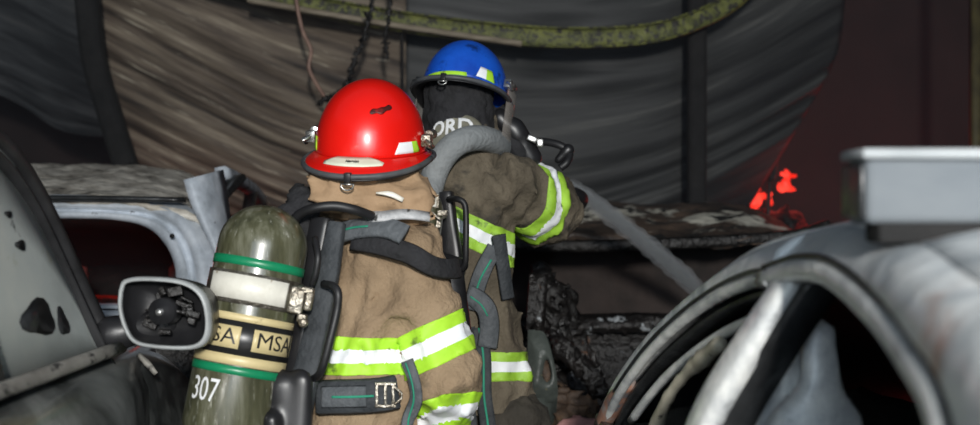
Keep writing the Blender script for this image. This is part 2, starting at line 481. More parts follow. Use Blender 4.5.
M['ember'] = emis('ember', (.0, .0, .0), (.9, .03, .01), .25, 9)

# ------------------------------------------------------------------ setting
def slab(name, c, s, m):
    bm = bmesh.new(); box(bm, c, s)
    return struct(add(name, bm, m, None, smooth=False))
slab('floor', (0, 3, -0.1), (11, 16, 0.2), M['concrete'])
slab('wall_back', (0, 10.6, 2.2), (11, 0.2, 4.4), M['soot_wall'])
slab('wall_left', (-5.4, 3, 2.2), (0.2, 16, 4.4), M['soot_wall'])
slab('wall_right', (5.4, 3, 2.2), (0.2, 16, 4.4), M['soot_wall'])
slab('ceiling', (0, 7.5, 4.5), (11, 7, 0.2), M['soot_wall'])

def row_curve(pts, n):
    return catmull([(x, y, 0) for x, y in pts], n)

def sheet(name, rows, Yf, m, label, nu=70, sub=60, amp=0.016, ribs=9, seed=0, thick=0.006):
    """sagging corrugated sheet; rows of image points are given a depth by Yf(u, v)"""
    R = [row_curve(r, nu) for r in rows]; nr = len(rows)
    rg = np.random.RandomState(seed)
    N = (nr - 1) * sub; grid = []
    cols = [catmull([R[j][i] for j in range(nr)], N + 1) for i in range(nu)]
    dents = [(rg.uniform(0, 1), rg.uniform(0, 1), rg.uniform(.05, .18), rg.uniform(-.05, .06)) for _ in range(14)]
    for j in range(N + 1):
        v = j / N; row = []
        for i in range(nu):
            u = i / (nu - 1)
            Y = Yf(u, v)
            ph = v * ribs * (nr - 1) + .35 * math.sin(2.2 * u + 5 * v)
            Y += amp * (math.sin(ph * 2 * math.pi) * (.35 + .65 * abs(math.sin(ph * .61 + 1.3 * u))) + 1.6 * math.sin(ph * 1.13 + 2.3 * u) + 1.2 * math.sin(ph * 2.4 - 1.7 * u))
            for du, dv, r, a in dents:
                Y += a * math.exp(-((u - du) ** 2 + ((v - dv) * 1.0) ** 2) / r ** 2)
            p = cols[i][j]
            row.append(P(p.x, p.y, Y))
        grid.append(row)
    bm = bmesh.new(); vs = loft(bm, grid)
    uvl = bm.loops.layers.uv.new('sheet')
    ids = {v: (i / (nu - 1), j / N) for j, r in enumerate(vs) for i, v in enumerate(r)}
    for f_ in bm.faces:
        for lp in f_.loops: lp[uvl].uv = ids[lp.vert]
    o = add(name, bm, m, None, solid=thick)
    tag(o, label, 'roof sheet')
    return o

sheet('corrugated_roof_sheet',
      [[(70, -130), (200, -90), (300, -60), (406, -30)], [(85, -70), (200, -30), (300, 5), (406, 30)],
       [(90, -20), (200, 30), (300, 72), (406, 105)], [(100, 30), (200, 82), (300, 127), (406, 152)],
       [(108, 75), (200, 120), (300, 165), (406, 190)], [(115, 120), (200, 162), (300, 205), (406, 235)],
       [(122, 160), (200, 200), (300, 245), (406, 280)]],
      lambda u, v: 7.35 - .3 * math.sin(1.5 * u) + .15 * v, M['sheet_brown'],
      'brown streaked corrugated roof sheet sagging behind the red helmet', sub=44, ribs=2.3, seed=3, amp=.014)
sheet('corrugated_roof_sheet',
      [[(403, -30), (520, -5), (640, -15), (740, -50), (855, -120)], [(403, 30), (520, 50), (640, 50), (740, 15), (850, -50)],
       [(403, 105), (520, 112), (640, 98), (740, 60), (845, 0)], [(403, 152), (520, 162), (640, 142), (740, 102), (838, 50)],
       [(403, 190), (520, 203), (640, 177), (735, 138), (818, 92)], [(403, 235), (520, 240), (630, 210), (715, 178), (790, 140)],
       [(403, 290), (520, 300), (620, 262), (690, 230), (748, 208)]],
      lambda u, v: 7.12 + .5 * u * u + .1 * v, M['sheet_shaded'],
      'dark corrugated roof sheet with shade in its colour hanging in a curve behind the blue helmet', sub=44, ribs=1.6, seed=5, amp=.010)
sheet('corrugated_roof_sheet',
      [[(-130, -160), (0, -100), (130, -40)], [(-130, -80), (0, -25), (130, 40)], [(-130, 0), (0, 45), (125, 105)],
       [(-130, 60), (0, 95), (60, 130), (112, 138)]],
      lambda u, v: 8.2 + .2 * math.sin(4 * u), M['sheet_blue'], 'dim smoky roof sheet left of the leaning charred post', sub=44, ribs=2.2, seed=8, amp=.02)

# leaning posts
bm = bmesh.new(); sweep(bm, [P(82, -60, 7.0), P(92, 50, 7.0), P(108, 110, 6.95), P(126, 168, 6.86)], .115, .10, (0, -1, 0), n=20)
tag(add('charred_post', bm, M['post'], None, bevel=.006), 'charred post leaning over the ash-covered car roof', 'post')
bm = bmesh.new(); sweep(bm, [P(697, -40, 6.95), P(697, 60, 6.93), P(697, 130, 6.95), P(697, 207, 6.97)], .095, .09, (0, -1, 0), n=16)
tag(add('charred_post', bm, M['post'], None, bevel=.006), 'upright charred post in front of the dark sheet', 'post')
bm = bmesh.new(); sweep(bm, [P(976, -60, 7.6), P(976, 489, 7.6)], .06, .06, (0, -1, 0))
tag(add('door_post', bm, mat('ochre_post', [(.03, .025, .012), (.13, .11, .04)], 6, .6), None), 'thin ochre post at the edge of the dark red wall', 'post')

# bent overhead beam: an angle section with a raised lip
t = thing('bent_roof_beam', 'bent roof beam with peeling yellow-green paint above the helmets', 'beam', P(520, 40, 6.7))
c = [P(205, -22, 6.75), P(300, 3, 6.7), P(400, 22, 6.68), P(520, 36, 6.66), P(600, 38, 6.68), P(660, 32, 6.7), P(710, 14, 6.75), P(745, -10, 6.8), P(790, -60, 6.9)]
bm = bmesh.new(); sweep(bm, c, .098, .05, (0, -1, 0), n=60); add('web', bm, M['beam'], t)
bm = bmesh.new(); sweep(bm, [p + Vector((0, -.02, -.046)) for p in c], .012, .06, (0, -1, 0), n=60); add('lower_flange', bm, M['beam'], t)
bm = bmesh.new(); sweep(bm, [p + Vector((0, -.02, .046)) for p in c], .012, .06, (0, -1, 0), n=60); add('upper_flange', bm, M['beam'], t)
bm = bmesh.new(); sweep(bm, [P(248, 0, 6.6), P(380, 23, 6.58), P(522, 44, 6.56)], .028, .05, (0, -1, 0), n=30)
tag(add('timber_batten', bm, M['wood'], None, bevel=.003), 'pale scorched timber batten under the peeling beam', 'batten')
bm = bmesh.new(); sweep(bm, [P(402, 30, 6.72), P(403, 115, 6.75)], .012, .02, (0, -1, 0), n=8)
tag(add('hanging_rod', bm, M['post'], None), 'thin straight rod hanging between the two helmets', 'rod')

# cables
bm = bmesh.new(); tube(bm, [P(294, -25, 6.4), P(297, 5, 6.4), P(303, 32, 6.4), P(311, 50, 6.4), P(309, 68, 6.4), P(317, 85, 6.42), P(325, 97, 6.44)], .0095, 8, n=40)
tag(add('dangling_cable', bm, M['cable_cu'], None), 'pinkish bare cable dangling beside the red helmet', 'cable')
def charred_cable(pts, r, label, seed):
    random.seed(seed)
    bm = bmesh.new(); q = catmull(pts, 70)
    q = [p + Vector((random.uniform(-1, 1), random.uniform(-1, 1), 0)) * r * .7 for p in q]
    tube(bm, q, r * .8, 7, wob=.5)
    for i in range(40):
        p = random.choice(q); d = Vector((random.gauss(0, 1), random.gauss(0, 1), random.gauss(0, .6))).normalized()
        tube(bm, [p, p + d * r * random.uniform(1, 3)], [r * .7, r * .15], 5)
    tag(add('charred_cable', bm, M['char'], None), label, 'cable')
charred_cable([P(374, -25, 6.3), P(370, 18, 6.3), P(360, 45, 6.3), P(352, 68, 6.3), P(344, 88, 6.28), P(330, 97, 6.25), P(320, 104, 6.22)], .014,
              'charred cable hanging in lumps down to the red helmet', 1)
charred_cable([P(390, -25, 6.3), P(389, 10, 6.3), P(386, 35, 6.3), P(387, 58, 6.32)], .010, 'short frayed charred cable hanging over the blue helmet brim side', 2)

# flames behind the sheet edge
def flame(base, h, wd, label, seed):
    f = SDF(.03); rg = np.random.RandomState(seed); b = np.array(base)
    for i in range(5):
        o = rg.uniform(-1, 1, 3) * [wd * .6, wd * .3, 0]; hh = h * rg.uniform(.5, 1)
        m_ = b + o + [rg.uniform(-.3, .3) * wd, 0, hh * .5]; tp = b + o + [rg.uniform(-.2, .7) * wd, 0, hh]
        f.cap(b + o, m_, wd * .33, wd * .2); f.cap(m_, tp, wd * .2, .004)
    f.fold(.015, .12, 4, seed)
    bm = net_bm(f, .015)
    tag(add('flame', bm, M['flame'], None), label, 'flame')
flame(P(762, 203, 7.9), .17, .10, 'low red flame at the foot of the hanging black sheet', 1)
flame(P(786, 188, 8.0), .14, .095, 'taller red flame licking upward right of the sheet edge', 5)
point_light('fire_glow', P(800, 170, 8.4), 5, (1, .08, .06), .3)
point_light('fire_glow_low', P(930, 250, 8.8), 16, (1, .06, .05), .4)
point_light('fire_glow_left', P(150, 190, 8.6), .7, (1, .15, .08), .3)

f = SDF(.06)
for k in range(6): f.cap(P(760 + 7 * k, 224, 7.9 + .06 * k), (1.5 + .1 * k, 7.9 + .05 * k, .02), .09, .22)
f.cap(P(786, 195, 8.02), P(790, 240, 8.05), .02, .07); f.cap(P(763, 207, 7.92), P(765, 240, 7.95), .02, .06)
f.fold(.02, .2, 5, 3)
tag(add('burnt_pile', net_bm(f, .03), M['char'], None), 'heap of burnt wreckage under the red flames', 'debris')
# black burnt pole bits by the flames
bm = bmesh.new(); tube(bm, [P(778, 150, 7.8), P(774, 175, 7.8), P(768, 212, 7.8), P(765, 497, 7.8)], .012, 6, n=20, wob=.2)
tag(add('burnt_rod', bm, M['char'], None), 'thin burnt rod standing between the two flames', 'rod')

# smoke hanging under the roof, thicker to the back
def smoke(name, c, s_, dens, col):
    m = bpy.data.materials.new(name); m.use_nodes = True; n, l = m.node_tree.nodes, m.node_tree.links
    n.remove(n['Principled BSDF']); v = n.new('ShaderNodeVolumePrincipled'); v.inputs['Color'].default_value = (*col, 1)
    v.inputs['Density'].default_value = dens; l.new(v.outputs[0], n['Material Output'].inputs['Volume'])
    bm = bmesh.new(); box(bm, c, s_); o = add('smoke', bm, m, None, smooth=False); o['kind'] = 'stuff'
    tag(o, 'thin grey smoke hanging across the back of the building', 'smoke'); return o
smoke('thin_smoke', (0, 7.85, 2.2), (10.6, 5.3, 4.38), .015, (.62, .72, .85))

# ------------------------------------------------------------------ cars
def lower_body(W, L, belt, hood, trunk, cab, wheels, wr=.33, sill=.22, nose=.62, deck=.6, wide=0.0):
    """lofted body tub; local x across, y forward from the rear bumper, z up. cab=(y0,y1) open cockpit"""
    bm = bmesh.new(); rows = []; n = int(L / .06)
    for i in range(n + 1):
        y = L * i / n; e = min(y, L - y)
        tap = 1 - .16 * max(0, 1 - e / .35) ** 2
        hw = W / 2 * tap
        if y > cab[1]: top = belt + (hood - belt) * min(1, (y - cab[1]) / .15) + (nose - hood) * max(0, (y - cab[1] - .15) / (L - cab[1] - .15)) ** 2.2
        elif y < cab[0]: top = trunk + (belt - trunk) * (y / max(cab[0], .01))
        else: top = belt
        top = top - .10 * max(0, 1 - e / .12) ** 2
        inside = cab[0] < y < cab[1]
        s0 = sill + .1 * max(0, 1 - e / .2)
        arch = 0
        for wy in wheels:
            d = abs(y - wy)
            if d < wr + .06: arch = max(arch, math.sqrt((wr + .06) ** 2 - d * d) + wr)
        z0 = max(s0, min(arch, top - .12)); z1 = max(.48, z0 + .01); z2 = max(.72 * top / .95, z1 + .02)
        dz = deck if inside else top + .01
        half = [(hw - .03, z0), (hw - .005, z1), (hw + wide, z2), (hw - .015, top - .035), (hw - .05, top), (hw - .085, top),
                (hw - .095, dz + (0 if inside else .002)), (hw * .5, dz + (0 if inside else .02)), (0, dz + (0 if inside else .03))]
        rows.append([Vector((a, y, b)) for a, b in half] + [Vector((-a, y, b)) for a, b in half[-2::-1]])
    vs = loft(bm, rows, cap0=True, cap1=True)
    for f_ in bm.faces:
        c_ = f_.calc_center_median()
        if cab[0] - .05 < c_.y < cab[1] + .05 and abs(c_.x) < W / 2 - .088 and c_.z < belt + .02 and c_.z > .4 and abs(f_.calc_center_median().x) > -1 and len(f_.verts) == 4: f_.material_index = 1
    return bm

def wheel(parent, loc, side, r=.33, wd=.2, group=None, m=None):
    bm = bmesh.new(); MM = frame_mat(loc, (0, 0, 1), (side, 0, 0))
    lathe(bm, [(.19, -wd / 2), (r - .03, -wd / 2), (r, -wd / 2 + .03), (r, wd / 2 - .03), (r - .03, wd / 2), (.2, wd / 2)], MM, 36)
    o = add('wheel', bm, M['rubber'], parent, world=False)
    bm = bmesh.new(); lathe(bm, [(.0, .03), (.05, .04), (.06, -.01), (.17, .02), (.2, .05), (.205, -.05), (0, -.05)], MM, 30)
    add('rim', bm, m or M['char'], o, world=False)

def car_base(name, label, loc, rotz, W, L, paint, rimm=None, **k):
    t = thing(name, label, 'car', loc, rotz)
    wheels = k['wheels']; wr = k.get('wr', .33)
    add('body', lower_body(W, L, **k), [paint, M['interior']], t, world=False, subd=0)
    for wy in wheels:
        for s in (-1, 1): wheel(t, (s * (W / 2 - .12), wy, wr), s, wr, m=rimm)
    bm = bmesh.new(); box(bm, (0, L / 2, .3), (W - .55, L - .3, .16)); add('chassis', bm, M['char'], t, world=False)
    return t

def loc2(t, p):
    """world point into the local space of a rotated thing"""
    return Matrix.Translation(t.location).to_4x4() @ Matrix.Rotation(t.rotation_euler.z, 4, 'Z')

def wadd(name, bm, m, t, **k):
    """vertices in world space put into the local space of thing t (also rotated)"""
    inv = (Matrix.Translation(t.location) @ Matrix.Rotation(t.rotation_euler.z, 4, 'Z')).inverted()
    bmesh.ops.transform(bm, matrix=inv, verts=bm.verts[:])
    return add(name, bm, m, k.pop('parent', t), world=False, **k)

# ---- right foreground: ash-streaked coupe, seen along its left side ----
CX = 1.12
t = car_base('burnt_coupe', 'ash-streaked burnt coupe close to the camera with open window arches', (CX, -.75, 0), 0, 1.80, 4.6, M['ash_car'],
             belt=.95, hood=.93, trunk=.9, cab=(.9, 3.75), wheels=(.8, 3.75), nose=.66)
def sx(z):
    tt = max(0, min(1.2, (z - .95) / .47)); return .27 + .2 * tt ** 1.6
rail = [(3.24, .95), (3.0, 1.075), (2.8, 1.184), (2.6, 1.27), (2.4, 1.338), (2.2, 1.388), (2.0, 1.416), (1.8, 1.424), (1.5, 1.408), (1.2, 1.378), (.9, 1.335), (.5, 1.24), (.1, 1.13), (-.15, .98)]
railp = catmull([(sx(z) + (.02 if z > 1.4 else 0), Y, z) for Y, z in rail], 70)
# roof from left rail over the crown to the right rail
cen = {}
rows = []
for a in (0, .03, .08, .16, .3, .45, .6, .75, .88, .95, 1):
    row = []
    for p in railp:
        if p.y > 2.32: continue
        xr = 2 * CX - p.x; x = p.x + (xr - p.x) * a
        crown = .058 * (1 - abs(2 * a - 1) ** 2.6) * min(1, max(0, (2.5 - p.y) / .5)) * min(1, max(.2, p.y + .4))
        row.append(Vector((x, p.y + .22 * (1 - abs(2 * a - 1) ** 2) * (1 if p.y > 1.5 else 0) * min(1, (p.y - 1.5) / .8 if p.y > 1.5 else 0), p.z + crown)))
    rows.append(row)
bm = bmesh.new(); loft(bm, rows); wadd('roof', bm, M['ash_car'], t, solid=.02)
# rear arch (outer line of the side window behind the pillar)
arch = catmull([(sx(z), Y, z) for Y, z in [(2.06, 1.350), (1.9, 1.372), (1.7, 1.372), (1.45, 1.345), (1.27, 1.315), (1.12, 1.280), (.95, 1.20), (.8, 1.1), (.72, .97)]], 40)
fr_arch = catmull([(sx(z), Y, z) for Y, z in [(3.12, .965), (2.95, 1.06), (2.75, 1.165), (2.55, 1.245), (2.35, 1.305), (2.15, 1.342), (2.02, 1.352)]], 40)
# quarter panel between rail and rear arch, down to the belt
rr = [p for p in railp if p.y < 2.05]
rr = catmull([rr[int(i * (len(rr) - 1) / 11)] for i in range(12)], 40)
rows = []
for a in (0, .15, .4, .7, .92, 1):
    row = []
    for i in range(40):
        p = rr[i].lerp(arch[i], a); bul = .02 * math.sin(math.pi * a) * min(1, i / 14)
        row.append(p + Vector((-bul, 0, bul * .5)))
    rows.append(row)
bm = bmesh.new(); loft(bm, rows); wadd('quarter_panel', bm, M['ash_car'], t, solid=.015)
q1 = [p for p in railp if p.y > 2.0][::-1]; q1 = catmull([q1[int(i * (len(q1) - 1) / 9)] for i in range(10)], 36); q2 = catmull(fr_arch[::-1][::4] + [fr_arch[0]], 36)
for g in (lambda q: q, lambda q: [Vector((2 * CX - p.x, p.y, p.z)) for p in q]):
    bm = bmesh.new(); loft(bm, [g([a.lerp(b, k) + Vector((-.012 * math.sin(3.14 * k), 0, .008 * math.sin(3.14 * k))) for a, b in zip(q1, q2)]) for k in (0, .2, .5, .8, 1)])
    wadd('roof_side', bm, M['ash_car'], t, solid=.012)
# mirror image of the far side (right side of the car)
def mir(pts): return [Vector((2 * CX - p.x, p.y, p.z)) for p in pts]
bm = bmesh.new(); loft(bm, [mir(r) for r in rows]); wadd('quarter_panel', bm, M['ash_car'], t, solid=.015)
nL = lambda p, i: (-1, -.15, .35)
nR = lambda p, i: (1, -.15, .35)
ra = [p for p in railp if p.y > 2.0]
for flip, nn in ((False, nL), (True, nR)):
    g = mir if flip else (lambda q: q)
    bm = bmesh.new(); sweep(bm, g([p + Vector((.02, .01, -.004)) for p in ra]), .022, .05, nn, n=None); wadd('windscreen_pillar', bm, M['ash_frame'], t)
    bm = bmesh.new(); tube(bm, g([p + Vector((-.006, -.01, -.004)) for p in fr_arch]), .0105, 10); wadd('front_door_frame', bm, M['ash_frame'], t)
    bm = bmesh.new(); sweep(bm, g([p + Vector((.026, 0, -.022)) for p in fr_arch]), .016, .03, nn); wadd('window_seal', bm, M['dark_frame'], t)
    bm = bmesh.new(); tube(bm, g([p + Vector((.020, -.05, -.052)) for p in fr_arch[6:]]), .010, 10); wadd('inner_frame', bm, M['ash_frame'], t)
    bm = bmesh.new(); sweep(bm, g([p + Vector((-.004, 0, -.004)) for p in arch]), .028, .03, nn); wadd('rear_window_frame', bm, M['ash_frame'], t)
    bm = bmesh.new(); tube(bm, g([p + Vector((-.006, 0, .016)) for p in arch]), .0045, 8); wadd('weather_seal', bm, M['dark_frame'], t)
    bm = bmesh.new(); tube(bm, g([p + Vector((-.010, -.005, .012)) for p in fr_arch]), .004, 8); wadd('weather_seal', bm, M['dark_frame'], t)
    bm = bmesh.new(); sweep(bm, g([Vector((sx(z) + .012, Y, z)) for Y, z in [(1.96, 1.365), (2.0, 1.25), (2.06, 1.12), (2.1, .95)]]), [.05, .07, .09, .10], .03, nn, n=16); wadd('door_pillar', bm, M['ash_frame'], t)
    bm = bmesh.new(); sweep(bm, g([Vector((sx(z) + .055, Y, z)) for Y, z in [(1.93, 1.36), (1.97, 1.25), (2.03, 1.12), (2.07, .95)]]), [.012, .02, .025, .03], .05, nn, n=16); wadd('inner_pillar', bm, M['dark_frame'], t)
    bm = bmesh.new(); sweep(bm, g([Vector((sx(z) + .005, Y, z)) for Y, z in [(.72, .965), (2, .955), (3.2, .96)]]), .02, .05, nn, n=16); wadd('belt_strip', bm, M['dark_frame'], t)
# windscreen header and far pillar already made; front seats' burnt frames
for xx, yy, rz, mm in ((.72, 1.72, 0, 'ash_frame'), (1.5, 1.72, 0, 'interior')):
    f = SDF(.03); f.cap((xx - .13, yy, .72), (xx - .10, yy - .16, 1.18), .07, .06, (0, 1, 0), .6); f.cap((xx + .13, yy, .72), (xx + .10, yy - .16, 1.18), .07, .06, (0, 1, 0), .6)
    f.cap((xx - .1, yy - .1, 1.0), (xx + .1, yy - .1, 1.0), .10, .10, (0, 1, 0), .4); f.cap((xx - .05, yy - .18, 1.20), (xx + .05, yy - .18, 1.20), .045)
    f.cap((xx, yy + .1, .66), (xx, yy + .45, .68), .2, .18, (0, 0, 1), .35); f.fold(.008, .08, 4, 3)
    wadd('seat', net_bm(f, .016), M[mm], t)
bm = bmesh.new(); tube(bm, catmull([(.72 + .18 * math.cos(a), 2.5 + .08 * math.sin(a), .86 + .16 * math.sin(a)) for a in [i * .45 for i in range(15)]], 50), .014, 8); wadd('steering_wheel', bm, M['interior'], t)
f = SDF(.05); f.cap((.42, 2.85, .92), (1.82, 2.85, .92), .13); f.cap((.5, 2.95, .98), (.8, 2.9, 1.0), .08); f.fold(.012, .1, 4, 6); wadd('dashboard', net_bm(f, .025), M['interior'], t)
f = SDF(.04); f.cap(P(820, 335, 2.0), P(822, 440, 2.0), .030, .05, (0, 1, 0), .5); f.cap(P(798, 345, 2.05), P(768, 440, 2.05), .03, .05, (0, 1, 0), .5); f.cap((.48, 2.0, .7), (.48, 2.0, 1.1), .1, .08, (0, 1, 0), .5); f.fold(.004, .1, 4, 3)
wadd('inner_panel', net_bm(f, .012), M['ash_frame'], t)
# melted trim hanging under the front window arch
bm = bmesh.new(); tube(bm, [P(721, 343, 2.33), P(704, 358, 2.4), P(685, 375, 2.48), P(668, 398, 2.55), P(655, 430, 2.65), P(650, 455, 2.7)], [.013, .017, .012, .012, .015, .012], 8, n=30, wob=.15)
wadd('melted_trim', bm, mat('melted_trim', [(.30, .27, .20), (.55, .52, .42)], 10, .5, spots=[((.03, .03, .03), 16, .6, .05)]), t)['label'] = 'cream melted trim'
# scorched orange and blue patch at the foot of the pillar
bm = bmesh.new(); tube(bm, [P(602, 425, 3.12), P(616, 400, 3.02), P(630, 382, 2.92)], [.02, .024, .014], 8, n=10)
wadd('pillar_cap', bm, mat('heat_tinted', [(.05, .12, .16), (.30, .15, .10), (.28, .28, .28)], 16, .4), t)

wl = [p for p in railp if p.y > 2.15]
bm = bmesh.new(); loft(bm, [[p.lerp(Vector((2 * CX - p.x, p.y, p.z)), a) + Vector((0, .25 * (1 - (2 * a - 1) ** 2) * (1 if True else 0), -.012)) for p in wl] for a in (.03, .1, .25, .5, .75, .9, .97)])
wadd('windscreen', bm, M['cabin_shade_glass'], t, solid=.005)  # pane blacked out to give the cabin its darkness
bm = bmesh.new(); loft(bm, [[Vector((2 * CX - sx(z), Y, z)) for Y, z in zip(np.linspace(.75, 3.1, 24), np.interp(np.linspace(.75, 3.1, 24), [.75, 1.1, 1.9, 2.4, 3.1], [.97, .97 + .31 * k, .97 + .39 * k, .97 + .32 * k, .97]))] for k in (0, .5, 1)])
wadd('side_glass', bm, M['cabin_shade_glass'], t, solid=.004)  # far pane added black, for the dark behind the open windows
# roof light bar
t2 = thing('roof_light_bar', 'pale scorched light bar standing on the coupe roof', 'light bar', (CX, 1.52, 1.4))
bx0, bx1 = .418, 2 * CX - .418
bm = bmesh.new(); box(bm, ((bx0 + bx1) / 2, 1.54, 1.474), (bx1 - bx0, .085, .074)); add('housing', bm, M['lightbar'], t2, bevel=.010)
bm = bmesh.new(); box(bm, ((bx0 + bx1) / 2, 1.54, 1.5155), (bx1 - bx0 + .01, .10, .012)); add('lid', bm, M['lightbar_top'], t2, bevel=.004)
bm = bmesh.new(); box(bm, (bx0 - .002, 1.54, 1.474), (.008, .08, .06)); add('end_cap', bm, M['dark_frame'], t2, bevel=.003)
bm = bmesh.new(); box(bm, (bx1 + .002, 1.54, 1.474), (.008, .08, .06)); add('end_cap', bm, M['dark_frame'], t2, bevel=.003)
bm = bmesh.new(); box(bm, ((bx0 + bx1) / 2, 1.525, 1.427), (bx1 - bx0 - .03, .06, .022)); add('gap_shade_strip', bm, M['post'], t2, bevel=.003)  # dark strip added to carry the shaded gap under the bar
for xx in (.50, bx1 - .08):
    bm = bmesh.new(); box(bm, (xx, 1.55, 1.436), (.07, .05, .03)); add('mounting_foot', bm, M['interior'], t2, bevel=.003)

# ---- left foreground: dusty black SUV seen along its right side ----
t = car_base('black_suv', 'dusty black SUV with a broken wing mirror', (-1.66, -.55, 0), 0, 1.83, 4.35, M['car_black'],
             belt=1.165, hood=1.145, trunk=1.1, cab=(.5, 3.28), wheels=(.85, 3.55), wr=.36, nose=.86, deck=.7, wide=.01)
def lx(z):
    tt = max(0, min(1.2, (z - 1.17) / .42)); return -.770 - .095 * tt ** .8
pil = catmull([(-.772, 2.75, 1.165), (-.80, 2.71, 1.25), (-.828, 2.65, 1.353), (-.852, 2.53, 1.485), (-.862, 2.38, 1.568), (-.868, 2.15, 1.615), (-.87, 1.7, 1.64), (-.87, .9, 1.64), (-.865, .3, 1.58)], 60)
def mirl(pts): return [Vector((-3.28 - p.x, p.y, p.z)) for p in pts]
nr_ = lambda p, i: (1, -.1, .3)
nl_ = lambda p, i: (-1, -.1, .3)
for flip, nn in ((False, nr_), (True, nl_)):
    g = mirl if flip else (lambda q: q)
    bm = bmesh.new(); sweep(bm, g([p + Vector((-.015, .015, 0)) for p in pil]), .034, .05, nn); wadd('roof_pillar', bm, M['car_trim'], t)
    bm = bmesh.new(); sweep(bm, g([p + Vector((.004, -.04, -.025)) for p in pil]), .010, .03, nn); wadd('window_seal', bm, M['car_trim'], t)
    bm = bmesh.new(); sweep(bm, g([Vector((-.752, Y, 1.176)) for Y in (.0, 1.0, 2.0, 2.72)]), .026, .035, nn, n=20); wadd('belt_moulding', bm, M['dust_trim'], t)
    bm = bmesh.new(); sweep(bm, g([Vector((lx(z) + .005, 2.06, z)) for z in (1.17, 1.3, 1.45, 1.6)]), .09, .03, nn, n=8); wadd('door_pillar', bm, M['car_trim'], t)
    # side glass follows the pillar line
    rows = []
    for a in (0, .33, .66, 1):
        row = []
        for p in [q for q in pil if q.y < 2.75]:
            z = 1.175 + (p.z - .03 - 1.175) * a; row.append(Vector((lx(z) - .012, p.y - .03, z)))
        rows.append(g(row))
    bm = bmesh.new(); loft(bm, rows); wadd('side_glass', bm, M['dust_glass'], t, solid=.005)
rows = [[p.lerp(q, a) + Vector((0, 0, .05 * math.sin(math.pi * a))) for p, q in zip(pil[26:], mirl(pil[26:]))] for a in (0, .1, .3, .5, .7, .9, 1)]
bm = bmesh.new(); loft(bm, rows); wadd('roof', bm, M['car_black'], t, solid=.02)
rows = [[p.lerp(q, a) + Vector((0, .18 * math.sin(math.pi * a), 0)) for p, q in zip(pil[:28], mirl(pil[:28]))] for a in (.02, .15, .3, .5, .7, .85, .98)]
bm = bmesh.new(); loft(bm, rows); wadd('windscreen', bm, M['dust_glass'], t, solid=.005)
for (a, b, rx_, rz_) in ((42, 318, .020, .032), (66, 322, .007, .026), (24, 245, .006, .009), (12, 214, .004, .006)):
    bm = bmesh.new(); c0 = P(a, b, 1); zz_ = CZ
    for _ in range(6):
        Yc = (lx(zz_) + .0) / c0.x; zz_ = CZ + (c0.z - CZ) * Yc
    ctr = Vector((lx(zz_) - .006, Yc, zz_)); vs_ = []
    for k in range(18):
        an = 2 * math.pi * k / 18; rr_ = 1 + .18 * math.sin(3 * an + a)
        vs_.append(bm.verts.new((lx(ctr.z + rz_ * rr_ * math.sin(an)) - .006, ctr.y + rx_ * 4.2 * rr_ * math.cos(an), ctr.z + rz_ * rr_ * math.sin(an))))
    bm.faces.new(vs_)
    wadd('dark_glass_patch', bm, M['dark_frame'], t, solid=.001)  # dark patches laid on the glass, the large oval as a gap in its dust
# door creases and dents: a raised shoulder on the door skin, bonnet bulge, indicator
bm = bmesh.new(); loft(bm, [[Vector((x - .10 * max(0, (y - 2.72) / .65) ** 1.4, y, z - .035 * max(0, y - 2.75))) for y in np.linspace(.2, 3.5, 50)] for x, z in ((-.765, 1.155), (-.748, 1.13), (-.732, 1.07), (-.726, .98), (-.73, .85), (-.735, .6))])
wadd('door_skin', bm, M['car_black'], t, solid=.008)
bm = bmesh.new(); sweep(bm, [P(138, 354, 2.91), P(147, 363, 2.91), P(156, 374, 2.91)], [.005, .014, .005], .012, (1, -.6, .3), n=10); wadd('side_indicator', bm, M['dust_trim'], t)
# wing mirror
mh = Vector(P(165, 312, 2.66)); f = SDF(.03)
Mm = frame_mat(mh, (.12, 1, .02))
def mp_(x, y, z): return Mm @ Vector((x * .93, y, z * .93))
outl = [(-.094, .045), (-.082, .066), (-.03, .071), (.045, .063), (.085, .036), (.098, -.012), (.092, -.055), (.06, -.074), (-.02, -.073), (-.065, -.062), (-.086, -.03), (-.096, .01)]
outl = catmull(outl and [(a, b, 0) for a, b in outl + outl[:1]], 49)[:-1]
def ring(s, y, dx=0): return [mp_(p.x * s + dx, y, p.y * s) for p in outl]
bm = bmesh.new(); loft(bm, [ring(.94, -.010), ring(.98, -.016), ring(1.03, -.008), ring(1.04, .01)], closed=True)
mo = wadd('wing_mirror', bm, M['mirror_rim'], t, solid=.004)
bm = bmesh.new(); loft(bm, [ring(1.025, .005), ring(1.02, .04), ring(.9, .09), ring(.6, .125), ring(.2, .14)], closed=True, cap1=True)
loft(bm, [ring(.95, -.008), ring(.93, .03), ring(.5, .055)], closed=True, cap1=True)
wadd('mirror_shell', bm, M['plastic'], t, parent=mo)
bm = bmesh.new(); lathe(bm, [(.0, -.028), (.012, -.028), (.014, -.02), (.026, -.018), (.028, .03), (0, .03)], frame_mat(mp_(-.002, .0, .002), (0, 0, 1), Mm.to_3x3() @ Vector((0, 1, 0))), 20)
wadd('mirror_motor', bm, M['plastic'], t, parent=mo)
bm = bmesh.new(); lathe(bm, [(.0, -.005), (.006, -.004), (.008, 0)], frame_mat(mp_(-.002, -.026, .002), (0, 0, 1), Mm.to_3x3() @ Vector((0, 1, 0))), 14)
wadd('motor_screw', bm, M['steel'], t, parent=mo)
random.seed(5)
bm = bmesh.new()
for i in range(16):
    a = random.uniform(0, 6.28); r = random.uniform(.35, .8); c0 = mp_(.08 * r * math.cos(a), random.uniform(0, .02), .058 * r * math.sin(a))
    box(bm, c0, (random.uniform(.008, .03), .012, random.uniform(.004, .02)), Matrix.Rotation(random.uniform(-.5, .5), 3, 'Y'))
